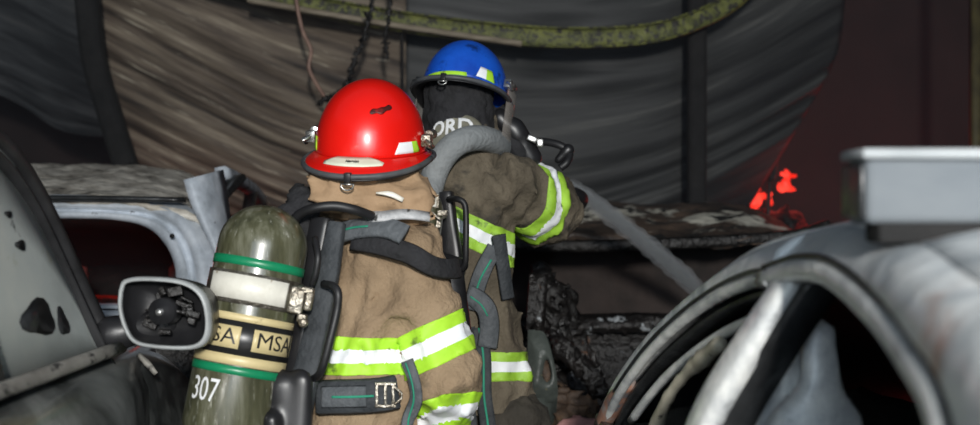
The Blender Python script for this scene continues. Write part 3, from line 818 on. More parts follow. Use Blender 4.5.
wadd('mirror_mount', bm, M['char'], t, parent=mo, bevel=.002)
f = SDF(.03); f.cap(mp_(-.03, .06, -.03), mp_(-.14, .05, -.055), .035, .03, (0, 1, 0), .8); f.cap(mp_(-.14, .05, -.055), (-.79, 2.74, 1.17), .03, .022)
wadd('mirror_arm', net_bm(f, .008), M['plastic'], t, parent=mo)

# ---- left middle: white burnt hatchback seen from behind ----
t = car_base('burnt_hatchback', 'bare grey-white burnt hatchback with ash-crusted roof', (-1.78, 4.62, 0), 0, 1.78, 4.1, M['char_ash_shade_glint'],  # body coloured like char to carry the shadow below the tailgate
             belt=1.13, hood=1.0, trunk=1.1, cab=(.22, 3.0), wheels=(.8, 3.3), nose=.7, deck=.7)
inner = [(-150, 222), (-60, 219), (60, 218), (110, 219), (145, 226), (165, 243), (175, 265), (176, 285), (172, 298), (155, 303), (60, 304), (-60, 304), (-150, 303), (-180, 270)]
outer = [(-230, 197), (-60, 195), (60, 195), (120, 197), (165, 199), (195, 212), (214, 245), (222, 285), (220, 310), (190, 320), (60, 320), (-60, 320), (-230, 320), (-260, 270)]
inn = [Vector((p.x, p.y, 0)) for p in catmull([(a, b, 0) for a, b in inner + inner[:1]], 97)][:-1]
out_ = [Vector((p.x, p.y, 0)) for p in catmull([(a, b, 0) for a, b in outer + outer[:1]], 97)][:-1]
def bring(a, dy, grow=0): return [P(q.x + grow * (q.x - p.x), q.y + grow * (q.y - p.y), 4.62 + dy + (335 - (p.y + (q.y - p.y) * a)) * .0016) if a == 1 else
                                  P(p.x + (q.x - p.x) * a, p.y + (q.y - p.y) * a, 4.62 + dy + (335 - (p.y + (q.y - p.y) * a)) * .0016) for p, q in zip(inn, out_)]
bm = bmesh.new(); loft(bm, [bring(0, .12), bring(0, .02), bring(.1, 0), bring(.24, -.005), bring(.28, .03), bring(.42, .03), bring(.47, -.015), bring(.7, -.02), bring(.75, .012), bring(1, .02), bring(1, .1)], closed=True)
wadd('tailgate', bm, M['ash_white'], t, solid=.004)
bm = bmesh.new()
for (a, b) in ((172, 236),):
    lathe(bm, [(0, -.004), (.008, -.004), (.009, .004)], frame_mat(P(a, b, 4.72), (0, 0, 1), (0, 1, 0)), 10)
wadd('lock_bolt', bm, M['char'], t)
# rear shoulder between tailgate and side: wide pale pillar
colA = [(184, 180), (193, 208), (212, 247), (221, 283), (222, 325)]
colB = [(221, 170), (226, 200), (230, 235), (236, 280), (240, 330)]
rows = []
for a in (0, .2, .5, .8, 1):
    rows.append([P(x0 + (x1 - x0) * a, y0 + (y1 - y0) * a, 4.72 - .02 * math.sin(a * 2.4) + .24 * a * a) for (x0, y0), (x1, y1) in zip(catmull([(*q, 0) for q in colA], 20) and [(v.x, v.y) for v in catmull([(*q, 0) for q in colA], 20)], [(v.x, v.y) for v in catmull([(*q, 0) for q in colB], 20)])])
bm = bmesh.new(); loft(bm, rows); wadd('rear_pillar', bm, M['ash_white'], t, solid=.02)
# right side pillars and rail going away
for pts, wd in (([(222, 173, 5.15), (236, 179, 5.5), (252, 189, 6.2), (262, 200, 7.0)], .05), ([(223, 196, 5.05), (240, 178, 5.25)], .03), ([(228, 250, 5.1), (246, 222, 5.9), (252, 190, 6.2)], .04)):
    bm = bmesh.new(); sweep(bm, [P(*q) for q in pts], wd, .05, (1, -.3, .2), n=14); wadd('side_pillar', bm, M['ash_white'] if wd > .045 else M['dark_frame'], t)
# roof with ash crust
rows = []
random.seed(3)
for j in range(40):
    v = j / 39; row = []
    for i in range(80):
        u = i / 79; x = -2.66 + (1.68 - .45 * v) * u
        z = 1.497 + .185 * math.sin(min(1, v * 1.0) * 1.75) - .10 * abs(2 * u - 1) ** 6 - .02 * (2 * u - 1) ** 2 - (.10 * max(0, v - .55))
        z += .009 * math.sin(37 * u + 3 * math.sin(17 * v)) * math.sin(29 * v + 5 * u) + random.uniform(-.003, .003)
        row.append(Vector((x + .03 * v, 4.80 + 2.1 * v, z)))
    rows.append(row)
bm = bmesh.new(); loft(bm, rows); wadd('roof', bm, M['ash_roof'], t, solid=.02)
bm = bmesh.new(); sweep(bm, [P(-240, 199, 4.78), P(60, 198, 4.76), P(185, 200, 4.78)], .02, .05, (0, -1, 0), n=20, mid=0); wadd('roof_lip', bm, M['dark_frame'], t)
# fire inside it
f = SDF(.08)
for xx, yy in ((-1.3, 6.3), (-2.1, 6.3)):
    f.cap((xx - .2, yy, .8), (xx - .15, yy, 1.15), .09); f.cap((xx + .2, yy, .8), (xx + .15, yy, 1.15), .09)
f.cap((-2.3, 6.3, .75), (-1.1, 6.3, .75), .12)
f.fold(.03, .15, 4, 2); wadd('seat', net_bm(f, .03), M['interior'], t)
point_light('cabin_fire', P(95, 255, 6.2), 2.5, (1, .035, .02), .3)
point_light('cabin_fire_far', P(150, 225, 5.2), .5, (1, .05, .03), .15)

# ---- middle distance: burnt estate seen from behind ----
t = car_base('burnt_estate', 'rust-brown burnt-out estate car behind the water jet', (.62, 5.5, 0), 0, 1.62, 3.4, M['char_ash_shade_glint'],
             belt=.99, hood=.95, trunk=.97, cab=(.2, 2.6), wheels=(.7, 2.8), nose=.7, deck=.6)
rows = []; random.seed(9)
for j in range(34):
    v = j / 33; row = []
    for i in range(80):
        u = i / 79; x = -.17 + 1.55 * u
        e = abs(2 * u - 1)
        z = 1.33 + .155 * math.sin(min(1, v * 1.3) * 1.57) - .10 * e ** 5 + .016 * math.sin(11 * u + 4) + .008 * math.sin(41 * u + 3 * math.sin(13 * v)) + random.uniform(-.003, .003)
        row.append(Vector((x, 5.55 + 1.5 * v + .03 * math.sin(14 * u), z)))
    rows.append(row)
bm = bmesh.new(); loft(bm, rows); wadd('roof', bm, M['far_roof'], t, solid=.03)
bm = bmesh.new(); sweep(bm, [P(430, 240, 5.56), P(560, 246, 5.54), P(680, 243, 5.54), P(790, 236, 5.56), P(828, 226, 5.6)], .05, .06, (0, -1, 0), n=30); wadd('roof_rail', bm, M['char'], t)
for (x0, y0, x1, y1) in ((450, 240, 440, 330), (822, 230, 838, 330)):
    bm = bmesh.new(); sweep(bm, [P(x0, y0, 5.6), P(x1, y1, 5.55)], .08, .08, (0, -1, 0), n=6); wadd('rear_pillar', bm, M['char'], t)
# sagging inner panel seen through the opening
bm = bmesh.new(); loft(bm, [[Vector((x, 6.3 + .06 * math.sin(5 * x), z + .03 * math.sin(4 * x))) for x in np.linspace(-.1, 1.35, 24)] for z in (.7, .9, 1.1, 1.28, 1.36)])
wadd('rear_seat_back', bm, mat('scorched_seat', [(.018, .013, .011), (.05, .035, .03)], 5, .8, bump=.4), t, solid=.05)
f = SDF(.03)
f.cap(P(570, 326, 5.45), P(690, 322, 5.42), .055, .06, (0, 0, 1), .8); f.cap(P(690, 322, 5.42), P(840, 320, 5.45), .06, .05); f.cap(P(470, 326, 5.5), P(570, 326, 5.45), .04)
f.fold(.012, .07, 6, 4); wadd('window_ledge', net_bm(f, .013), M['char_ash_shade_glint'], t)  # pale spots here serve as white glints along the ledge

# ---- collapsed burnt pieces between the cars ----
def lump(name, caps, m, label, cat, fold=(.012, .06), h=.011, seed=0, k=.02):
    f = SDF(k)
    for c_ in caps: f.cap(*c_)
    f.fold(fold[0], fold[1], 6, seed)
    tag(add(name, net_bm(f, h), m, None), label, cat)
lump('charred_strut', [(P(563, 348, 4.75), P(592, 378, 4.72), .05, .045), (P(592, 378, 4.72), P(603, 392, 4.7), .045, .035), (P(585, 335, 4.8), P(600, 380, 4.72), .022, .025), (P(560, 345, 4.76), P(548, 330, 4.8), .04, .02), (P(592, 385, 4.72), P(596, 489, 4.75), .03, .03), (P(596, 489, 4.75), P(590, 600, 4.75), .03, .03)],
     M['char_ash_shade_glint'], 'charred broken strut with ashy ends beside the firefighter in the sooted coat', 'debris', seed=1)
lump('burnt_engine_part', [(P(552, 300, 5.0), P(560, 340, 5.0), .09, .06), (P(540, 270, 5.1), P(550, 300, 5.0), .05, .08), (P(566, 300, 5.1), P(575, 330, 5.0), .06, .04), (P(553, 340, 5.0), P(553, 595, 5.0), .06, .12)],
     M['char'], 'black burnt lump under the raised elbow of the blue helmet firefighter', 'debris', fold=(.02, .09), seed=2)
lump('fallen_panel', [(P(560, 400, 4.6), P(590, 408, 4.6), .06, .05), (P(570, 425, 4.55), P(600, 440, 4.55), .09, .07), (P(575, 440, 4.55), P(575, 600, 4.6), .12, .2), (P(556, 385, 4.65), P(575, 402, 4.6), .03, .04)],
     M['rust'], 'rusty crumpled debris heap at the foot of the charred strut', 'debris', fold=(.018, .08), seed=6)
lump('scorched_rag', [(P(562, 424, 4.3), P(596, 424, 4.3), .022, .018), (P(596, 424, 4.3), P(606, 436, 4.32), .018, .02), (P(580, 430, 4.3), P(580, 560, 4.35), .05, .08)],
     mat('pink_rag', [(.30, .12, .12), (.55, .30, .28)], 12, .8), 'pinkish scorched rag lying low by the coupe pillar', 'rag', fold=(.006, .05), seed=8)
# perforated door post panel
t = thing('perforated_panel', 'grey-green bent metal panel with burnt-through holes', 'metal panel', P(545, 500, 4.5))
oc = [(528, 330), (520, 420), (516, 500), (566, 500), (556, 420), (556, 385), (552, 360), (545, 322), (536, 318)]
def panel_ring(cx_, cy_, rx_, ry_, pts, n=40):
    ip, op = [], []
    cc = catmull([(*q, 0) for q in pts + pts[:1]], n + 1)[:-1]
    for q in cc:
        a = math.atan2((q.y - cy_) / ry_, (q.x - cx_) / rx_)
        ip.append((cx_ + rx_ * math.cos(a) * (1 + .15 * math.sin(3 * a)), cy_ + ry_ * math.sin(a))); op.append((q.x, q.y))
    return ip, op
ip, op = panel_ring(547, 371, 5, 12, [(528, 330), (527, 360), (522, 400), (536, 402), (556, 400), (557, 380), (553, 358), (546, 335), (538, 330)])
bm = bmesh.new()
loft(bm, [[P(a, b, 4.53) for a, b in ip], [P(a, b, 4.475) for a, b in ip], [P(a + (c_ - a) * .35, b + (d - b) * .35, 4.47) for (a, b), (c_, d) in zip(ip, op)],
          [P(a + (c_ - a) * .5, b + (d - b) * .5, 4.50) for (a, b), (c_, d) in zip(ip, op)], [P(a, b, 4.5) for a, b in op]], closed=True)
add('upper_plate', bm, M['pillar_green'], t, solid=.006)
bm = bmesh.new(); loft(bm, [[P(521 - k * 2 + u * 9, 398 + k * 30, 4.5 - .03 * math.sin(u * 1.2)) for u in range(5)] for k in range(6)]); add('lower_plate', bm, M['pillar_green'], t, solid=.006)
bm = bmesh.new(); loft(bm, [[P(526 + k + u * 6, 330 - k * 14, 4.5 + .02 * math.sin(u * 2)) for u in range(4)] for k in range(5)]); add('bent_flange', bm, M['char_ash_shade_glint'], t, solid=.008)
bm = bmesh.new(); tube(bm, [P(543, 350, 4.5), P(546, 372, 4.53), P(548, 388, 4.5)], [.012, .02, .012], 7, n=8, wob=.3); add('melted_plug', bm, M['rust'], t)

# ------------------------------------------------------------------ people
V = lambda *a: np.array(a, float)
def unit(v): v = np.array(v, float); return v / np.linalg.norm(v)

def hand(f, wr, d, palm, thumb, r=.0105, curl=1.0, grp=0):
    """gloved hand: palm plus four bent fingers and a thumb; palm = direction the palm faces"""
    d = unit(d); palm = unit(palm - d * (palm @ d)); side = unit(np.cross(d, palm)); side = side if side @ thumb > 0 else -side
    kn = wr + d * .088
    for s in (-.026, -.009, .009, .026):
        f.cap(wr + side * s * .7, kn + side * s, r * 1.35, r * 1.2, grp=grp, k=.012)
    for s, L in ((.030, .82), (.011, .95), (-.010, .9), (-.030, .7)):
        a = kn + side * s; ln = .042 * L
        d1 = unit(d * math.cos(.9 * curl) + palm * math.sin(.9 * curl)); b = a + d1 * ln
        d2 = unit(d * math.cos(1.9 * curl) + palm * math.sin(1.9 * curl)); c = b + d2 * ln * .75
        d3 = unit(d * math.cos(2.6 * curl) + palm * math.sin(2.6 * curl)); e = c + d3 * ln * .55
        f.cap(a, b, r * 1.02, r * .96, grp=grp, k=.004); f.cap(b, c, r * .96, r * .9, grp=grp, k=.004); f.cap(c, e, r * .9, r * .78, grp=grp, k=.004)
    a = wr + d * .022 + side * .028; b = a + d * .035 + side * .026 + palm * .012; c = b + d * .026 + palm * .026; e = c + palm * .02 - side * .012
    f.cap(a, b, r * 1.3, r * 1.15, grp=grp, k=.01); f.cap(b, c, r * 1.12, r, grp=grp, k=.005); f.cap(c, e, r, r * .85, grp=grp, k=.004)

def firefighter(J, label, cloth, trousers, seed, tape, neckm, collar=True, jr=1.0, sleeve=.078):
    """J: joints in world space. Returns the root, the jacket surface and its mesh"""
    t = thing('firefighter', label, 'person', (J['pelvis'][0], J['pelvis'][1], 0))
    g = {k: V(*v) for k, v in J.items()}
    fw = unit(g['fwd'])
    # body under the clothes, one surface
    b = SDF(.025)
    b.cap(g['pelvis'], g['waist'], .118, .105, fw, .72); b.cap(g['waist'], g['chest'], .105, .125, fw, .70); b.cap(g['chest'], g['neck'], .10, .062, fw, .8); b.cap(g['neck'], g['head'], .06, .062)
    b.cap(g['head'] + V(0, 0, .02), g['head'] + V(0, 0, .05), .088, .09, k=.02); hf = unit(g['face'])
    b.cap(g['head'] + hf * .04 - V(0, 0, .06), g['head'] + hf * .03, .045, .06)
    b.cap(g['head'] + hf * .088 + V(0, 0, .02), g['head'] + hf * .105 - V(0, 0, .015), .010, .016, k=.01)
    b.cap(g['head'] + hf * .083 - V(0, 0, .047), g['head'] + hf * .084 - V(0, 0, .052), .018, .016, k=.008)
    hs = unit(np.cross(hf, V(0, 0, 1)))
    for s in (-1, 1):
        b.cap(g['head'] + hs * s * .088 + V(0, 0, .02), g['head'] + hs * s * .09 - V(0, 0, .02), .016, .012, hs, .5, k=.008)
        b.cap(g['head'] + hf * .078 + hs * s * .032 + V(0, 0, .022), g['head'] + hf * .08 + hs * s * .034 + V(0, 0, .022), .014, k=.006)
    for S in ('r', 'l'):
        b.cap(g['sh_' + S], g['el_' + S], .052, .043); b.cap(g['el_' + S], g['wr_' + S], .042, .028)
        b.cap(g['hip_' + S] * .85 + g['kn_' + S] * .15, g['kn_' + S], .075, .058); b.cap(g['kn_' + S], g['an_' + S], .056, .038); b.cap(g['an_' + S], g['toe_' + S], .04, .03)
        hand(b, g['wr_' + S], g['hd_' + S], g['pl_' + S], g['th_' + S], r=.0092, curl=g['curl'][0])
    add('body', net_bm(b, .0125), M['skin'], t)
    # jacket
    j = SDF(.035)
    up = unit(g['chest'] - g['pelvis'])
    hem = g['pelvis'] - up * .10
    j.cap(hem, g['waist'], .185 * jr, .165 * jr, fw, .80); j.cap(g['waist'], g['chest'], .165 * jr, .178 * jr, fw, .78)
    j.cap(g['sh_r'] * .62 + g['chest'] * .38 + up * .02, g['sh_l'] * .62 + g['chest'] * .38 + up * .02, .105 * jr, k=.06)
    j.cap(g['chest'] + up * .06, g['neck'] + up * .0, .12, .085, k=.05)
    for S, gr in (('r', 1), ('l', 2)):
        j.cap(g['sh_' + S], g['el_' + S], .092 * jr, sleeve + .006, grp=gr, k=.03); j.cap(g['el_' + S], g['wr_' + S], sleeve, .058, grp=gr, k=.02)
    j.fold(.013, .17, 6, seed, (1, 1, 1.5)); j.fold(.004, .05, 5, seed + 9)
    bmj = net_bm(j, .0095, cut=[(hem, -up)] + [])
    # open the cuffs just before the hands
    for S in ('r', 'l'):
        d = unit(g['wr_' + S] - g['el_' + S])
        near = [v for v in bmj.verts if (np.array(v.co) - g['wr_' + S]) @ d > -.012 and np.linalg.norm(np.array(v.co) - g['wr_' + S]) < .10]
        bmesh.ops.delete(bmj, geom=near, context='VERTS')
    ref = bmj.copy()
    add('jacket', bmj, cloth, t, solid=.004, autosm='keep')
    # gloves
    for S in ('r', 'l'):
        gl = SDF(.01); hand(gl, g['wr_' + S], g['hd_' + S], g['pl_' + S], g['th_' + S], r=.0115, curl=g['curl'][0])
        gl.cap(g['wr_' + S] - g['hd_' + S] * .05, g['wr_' + S] + g['hd_' + S] * .02, .040, .034)
        add('glove', net_bm(gl, .0042), M['glove'], t)
    # trousers and boots
    tr = SDF(.03)
    tr.cap(g['pelvis'] + up * .04, g['pelvis'] - V(0, 0, .05), .13, .14, fw, .72)
    for S in ('r', 'l'):
        tr.cap(g['hip_' + S] - V(0, 0, .05), g['kn_' + S], .104, .092, k=.03); tr.cap(g['kn_' + S], g['an_' + S] + V(0, 0, .06), .09, .085, k=.02)
    tr.fold(.011, .12, 6, seed + 3); add('trousers', net_bm(tr, .013), trousers, t)
    for S in ('r', 'l'):
        bt = SDF(.02); a, toe = g['an_' + S], g['toe_' + S]
        bt.cap(a + V(0, 0, .15), a + V(0, 0, .02), .066, .056); bt.cap(a - unit(toe - a) * V(1, 1, 0) * .02 - V(0, 0, .035), toe * V(1, 1, 0) + V(0, 0, .048), .044, .046)
        bo = add('boot', net_bm(bt, .011), M['rubber'], t)
        bm = bmesh.new(); c0 = (a * V(1, 1, 0) + toe * V(1, 1, 0)) / 2; dd = unit((toe - a) * V(1, 1, 0))
        pr = []
        for q in range(20):
            an = q / 20 * 2 * math.pi
            pr.append(Vector(c0 + dd * (.145 * math.cos(an)) + V(-dd[1], dd[0], 0) * (.055 * math.sin(an))))
        loft(bm, [pr, [p + Vector((0, 0, .022)) for p in pr]], closed=True, cap0=True, cap1=True); add('sole', bm, M['plastic'], bo)
    # breathing mask on the face
    mk = SDF(.02); h = g['head']
    mk.cap(h + hf * .075 + V(0, 0, .035), h + hf * .07 - V(0, 0, .05), .072, .055, hf, .62)
    mo = add('breathing_mask', net_bm(mk, .007), M['clear'], t)
    mk = SDF(.01); mk.cap(h + hf * .115 - V(0, 0, .055), h + hf * .15 - V(0, 0, .065), .038, .032); mk.cap(h + hf * .12 - V(0, 0, .06) - hs * .03, h + hf * .12 - V(0, 0, .075) - hs * .07, .016)
    add('regulator', net_bm(mk, .006), M['plastic'], mo)
    for S in ('r', 'l'):
        d = g['an_' + S] - g['kn_' + S]; src = net_bm(tr, .013)
        co = g['an_' + S] - d * .34
        band('reflective_stripe', src, co, d, .038, tape, t, keep=lambda c_, a=co: (np.array(c_) - a) @ (np.array(c_) - a) < .16 ** 2)
        src.free()
    return t, j, ref, g

def helmet(t, c, yaw, pitch, roll, shell, label, rear_text, tape, s=1.0):
    Mh = Matrix.Translation(Vector(c)) @ Matrix.Rotation(-yaw, 4, 'Z') @ Matrix.Rotation(pitch, 4, 'X') @ Matrix.Rotation(roll, 4, 'Y') @ Matrix.Scale(s, 4)
    RX, RY, H = .127, .152, .172
    def dome(a, h, off=0.0):       # a angle from +x, h 0..1 height fraction
        r = max(0, 1 - h ** 2.25) ** .5
        ridge = .0035 * max(0, math.cos(2 * a) * -1) * (1 - h)
        return Vector(((RX * r + off * r + ridge) * math.cos(a), (RY * r + off * r) * math.sin(a), H * h + off * h))
    bm = bmesh.new(); rows = []
    for k in range(26):
        h = math.sin(k / 25 * math.pi / 2)
        rows.append([dome(2 * math.pi * i / 72, h) for i in range(72)])
    loft(bm, rows, closed=True)
    def brim(a, u):                # u 0 at the dome, 1 at the rim
        si = math.sin(a)
        ex = .016 + (.042 * max(0, -si) ** 1.6 if si < 0 else .035 * si ** 2)
        rx = RX + .002 + ex * u; ry = RY + .002 + ex * u
        z = .002 - u * (.012 + .022 * max(0, -si) ** 1.5)
        return Vector((rx * math.cos(a), ry * math.sin(a), z))
    loft(bm, [[Mh.inverted() @ (Mh @ brim(2 * math.pi * i / 72, u)) for i in range(72)] for u in (-.05, .1, .4, .75, .97)], closed=True)
    bmesh.ops.transform(bm, matrix=Mh, verts=bm.verts[:])
    bmesh.ops.remove_doubles(bm, verts=bm.verts[:], dist=1e-4)
    ho = add('helmet', bm, shell, t, solid=.003); ho['label'] = label
    bm = bmesh.new(); tube(bm, [brim(2 * math.pi * i / 72, .97) for i in range(73)], .0068 * 1.0, 8)
    bmesh.ops.transform(bm, matrix=Mh, verts=bm.verts[:]); add('brim_edge', bm, M['rubber_grey'], ho)
    bm = bmesh.new(); loft(bm, [[brim(2 * math.pi * i / 72, u) + Vector((0, 0, -.010)) for i in range(72)] for u in (-.3, .2, .6, .95)], closed=True)
    bmesh.ops.transform(bm, matrix=Mh, verts=bm.verts[:]); add('brim_underside', bm, M['rubber'], ho, solid=.003)
    # trapezoid tape patches low on the dome
    def patch(a0, a1, h0, h1, slant, m, nm, off=.0025, mi=None):
        bm = bmesh.new(); n = 12; rows = []
        for j_ in range(5):
            v = j_ / 4; rows.append([dome(a0 + (a1 - a0) * (i / n) + slant * v * (1 - 2 * i / n), h0 + (h1 - h0) * v, off) for i in range(n + 1)])
        loft(bm, rows)
        if mi is not None:
            for f_ in bm.faces:
                ca = math.atan2(f_.calc_center_median().y, f_.calc_center_median().x)
                f_.material_index = 1 if mi(ca if ca > -math.pi / 2 - 1.6 else ca + 6.28) else 0
        bmesh.ops.transform(bm, matrix=Mh, verts=bm.verts[:]); add(nm, bm, m, ho, solid=.0012)
    # brim label
    bm = bmesh.new(); n = 16; ac = -math.pi / 2 + .0
    rows = []
    for u, w_ in ((-.02, .30), (.14, .42), (.34, .50), (.50, .46)):
        rows.append([brim(ac + w_ * (2 * i / n - 1), u) + Vector((0, -.001, .0035)) for i in range(n + 1)])
    return Mh, ho, dome, brim, patch, rows

TAPE_A = [M['lime'], M['silver_tape']]; TAPE_B = [M['lime2'], M['silver_tape']]

# ---- firefighter with the red helmet ----
J1 = dict(fwd=(.77, .64, 0), face=(.17, .98, -.05), curl=(1, 0, 0),
          pelvis=(-.315, 2.99, .93), waist=(-.30, 3.00, 1.08), chest=(-.285, 3.06, 1.30), neck=(-.275, 3.08, 1.47), head=(-.262, 3.06, 1.585),
          sh_r=(-.180, 2.95, 1.345), el_r=(-.100, 2.93, 1.09), wr_r=(-.10, 3.12, .91), hd_r=tuple(unit((.35, .75, -.55))), pl_r=(-.9, .3, .1), th_r=(0, .3, 1),
          sh_l=(-.41, 3.20, 1.36), el_l=(-.42, 3.30, 1.10), wr_l=(-.24, 3.42, .98), hd_l=tuple(unit((.8, .4, -.2))), pl_l=(.3, -.7, 0), th_l=(0, 0, 1),
          hip_r=(-.25, 2.91, .86), kn_r=(-.17, 2.98, .48), an_r=(-.22, 2.86, .10), toe_r=(-.12, 3.0, .04),
          hip_l=(-.38, 3.06, .86), kn_l=(-.30, 3.20, .48), an_l=(-.36, 3.14, .10), toe_l=(-.25, 3.26, .04))
t1, j1, ref1, g1 = firefighter(J1, 'firefighter in tan coat and red helmet, turned away', M['tan'], M['trouser'], 11, TAPE_A, M['tan_neck'], jr=1.0, sleeve=.088)

def grp_keep(j, gr, others=(0, 1, 2)):
    def f(c):
        q = np.array([list(c)]); d = {k: j.base(q, k)[0] for k in others}
        return min(d, key=d.get) == gr
    return f
def plane3(a, b, c):
    """plane through three image points with depths"""
    a, b, c = Vector(a), Vector(b), Vector(c); n = (b - a).cross(c - a).normalized(); return a, n
# torso stripe: follows the level seen across the back
co, no = plane3(P(308, 357, 2.85), P(390, 357, 2.85), P(350, 352, 3.15))
band('reflective_stripe', ref1, co, no, .040, TAPE_A, t1, keep=grp_keep(j1, 0))
co, no = plane3(P(392, 364, 2.85), P(475, 325, 2.85), P(450, 337, 3.05))
band('reflective_stripe', ref1, co, no, .046, TAPE_A, t1, keep=grp_keep(j1, 1))
co, no = plane3(P(415, 424, 2.95), P(466, 412, 2.95), P(440, 428, 3.15))
band('reflective_stripe', ref1, co, no, .034, TAPE_A, t1, keep=grp_keep(j1, 1))

c = Vector(P(371, 152, 3.04))
Mh, ho, dome, brim, patch, rows = helmet(t1, c, .17, .16, .045, M['red_shell'], 'red domed helmet with cream rear label', '', TAPE_A, s=.955)
bm = bmesh.new(); loft(bm, rows); bmesh.ops.transform(bm, matrix=Mh, verts=bm.verts[:]); add('rear_label', bm, mat('label_cream', [(.62, .64, .50), (.75, .77, .62)], 20, .4), ho, solid=.0012)
bm = bmesh.new(); random.seed(4)
for i in range(11):   # worn, unreadable dark lettering on the rear label
    a = -math.pi / 2 - .10 + i * .019
    p0 = brim(a, .18 + .05 * random.random()) + Vector((0, -.001, .0052)); p1 = brim(a + .008 * random.uniform(.3, 1.4), .32 - .05 * random.random()) + Vector((0, -.001, .0052))
    tube(bm, [p0, (p0 + p1) / 2 + Vector((.002, 0, 0)), p1], .0011, 5)
bmesh.ops.transform(bm, matrix=Mh, verts=bm.verts[:]); add('worn_lettering', bm, M['black_label'], ho)
mi = [M['lime'], M['silver_tape']]
patch(-math.pi / 2 + .72, -math.pi / 2 + 1.34, .06, .21, .10, mi, 'reflective_patch', mi=lambda a: a < -math.pi / 2 + 1.03)
patch(-math.pi / 2 - 1.34, -math.pi / 2 - .98, .06, .24, .04, mi, 'reflective_patch', mi=lambda a: False)
patch(math.pi / 2 - .3, math.pi / 2 + .3, .05, .30, .08, mi, 'reflective_patch', mi=lambda a: False)
# soot smudge rubbed on the shell
bm = bmesh.new(); random.seed(2); n = 22; rws = []
for j_ in range(4):
    v = j_ / 3 - .5; rws.append([dome(-math.pi / 2 + .27 + i * .024, .60 + v * (.075 * math.sin(math.pi * (i + .4) / (n - .2)) ** .4 + .014 * math.sin(i * .75)) + .008 * math.sin(i * .45) + i * .0028, .0029) for i in range(n)])
loft(bm, rws); bmesh.ops.transform(bm, matrix=Mh, verts=bm.verts[:]); add('soot_smudge', bm, mat('soot_smudge', [(.05, .004, .003), (.35, .008, .005)], 26, .55, ramp=[.48, .72]), ho, solid=.0006)
def d_ring(ho, brim, Mh, a, r=.015):
    bm = bmesh.new(); p = brim(a, .9)
    box(bm, p + Vector((0, -.004, -.004)), (.016, .016, .022))
    bmesh.ops.transform(bm, matrix=Mh, verts=bm.verts[:]); add('ring_clip', bm, M['plastic'], ho, bevel=.002)
    bm = bmesh.new(); pts = [p + Vector((r * math.cos(q), -.010, -.017 + r * .85 * math.sin(q))) for q in [math.pi * .95 - k * math.pi * 1.9 / -20 for k in range(21)]]
    pts = [p + Vector((r * math.cos(q), -.010, -.018 - abs(r * .9 * math.sin(q)) if True else 0)) for q in [math.pi * k / 16 for k in range(17)]]
    tube(bm, pts + [pts[0]], .0022, 6); bmesh.ops.transform(bm, matrix=Mh, verts=bm.verts[:]); add('metal_ring', bm, M['steel'], ho)
d_ring(ho, brim, Mh, -math.pi / 2 + .01)
def side_clamp(ho, Mh, sgn, m=M['brass']):
    bm = bmesh.new(); x = sgn * (.127 + .012)
    box(bm, (x, -.02, .035), (.022, .030, .026)); tube(bm, [(x, -.035, .035), (x + sgn * .012, -.045, .03), (x + sgn * .014, -.02, .02)], .006, 7)
    tube(bm, [(x, .0, .045), (x + sgn * .004, .03, .045)], .012, 8)
    bmesh.ops.transform(bm, matrix=Mh, verts=bm.verts[:]); add('goggle_clamp', bm, m, ho, bevel=.003)
side_clamp(ho, Mh, -1, M['steel']); side_clamp(ho, Mh, 1)

# cloth neck guard under the helmet
def neck_guard(t, f, m, lo_cut, name='neck_guard', h=.0085, seed=0, fo=.009):
    f.fold(fo, .09, 6, seed); bm = net_bm(f, h)
    return add(name, bm, m, t)
f = SDF(.03); hc = g1['head']
f.cap(hc + V(-.008, -.045, .015), hc + V(.0, -.03, -.09), .118, .122, (.2, 1, 0), .92)
f.cap(P(330, 184, 2.93), P(420, 192, 2.98), .050, .045); f.cap(P(332, 196, 2.92), P(412, 205, 2.94), .05, .055); f.cap(P(318, 176, 2.95), P(330, 190, 2.93), .03, .035)
neck_guard(t1, f, M['tan_neck'], None, seed=21, fo=.012)
f = SDF(.03); f.cap(g1['neck'] + V(-.0, 0, -.06), g1['neck'] + V(0, 0, .0), .15, .135, (.77, .64, 0), .85); f.fold(.01, .08, 5, 4)
add('collar', net_bm(f, .01), M['tan'], t1)
bm = bmesh.new(); f2 = SDF(); f2.cap(P(330, 184, 2.93), P(420, 192, 2.98), .052, .05)
sweep(bm, [P(376, 193, 2.875), P(390, 194, 2.875), P(403, 200, 2.88)], [.003, .012, .009], .005, (0, -1, .2), n=8); add('white_tag', bm, M['white_label'], t1)

# ---- firefighter with the blue helmet ----
J2 = dict(fwd=(.60, .80, 0), face=(.26, .96, -.08), curl=(1, 0, 0),
          pelvis=(-.022, 4.02, .97), waist=(-.060, 4.02, 1.14), chest=(-.075, 4.0, 1.42), neck=(-.065, 4.0, 1.63), head=(-.082, 4.02, 1.79),
          sh_r=(.070, 3.92, 1.545), el_r=(.168, 4.09, 1.458), wr_r=(.205, 4.27, 1.48), hd_r=tuple(unit((.45, .85, .1))), pl_r=(-.6, .2, .5), th_r=(-.5, 0, 1),
          sh_l=(-.215, 4.12, 1.56), el_l=(-.14, 4.36, 1.37), wr_l=(.11, 4.40, 1.44), hd_l=tuple(unit((.85, .15, .35))), pl_l=(.1, -.3, .9), th_l=(0, -1, .2),
          hip_r=(.08, 3.96, .88), kn_r=(.14, 4.10, .48), an_r=(.10, 3.96, .10), toe_r=(.20, 4.10, .04),
          hip_l=(-.09, 4.08, .88), kn_l=(-.03, 4.30, .50), an_l=(-.05, 4.24, .10), toe_l=(.06, 4.36, .04))
t2, j2, ref2, g2 = firefighter(J2, 'firefighter in sooted coat and blue helmet, aiming the hose', M['khaki'], M['trouser'], 31, TAPE_B, M['black_cloth'], jr=.93, sleeve=.118)
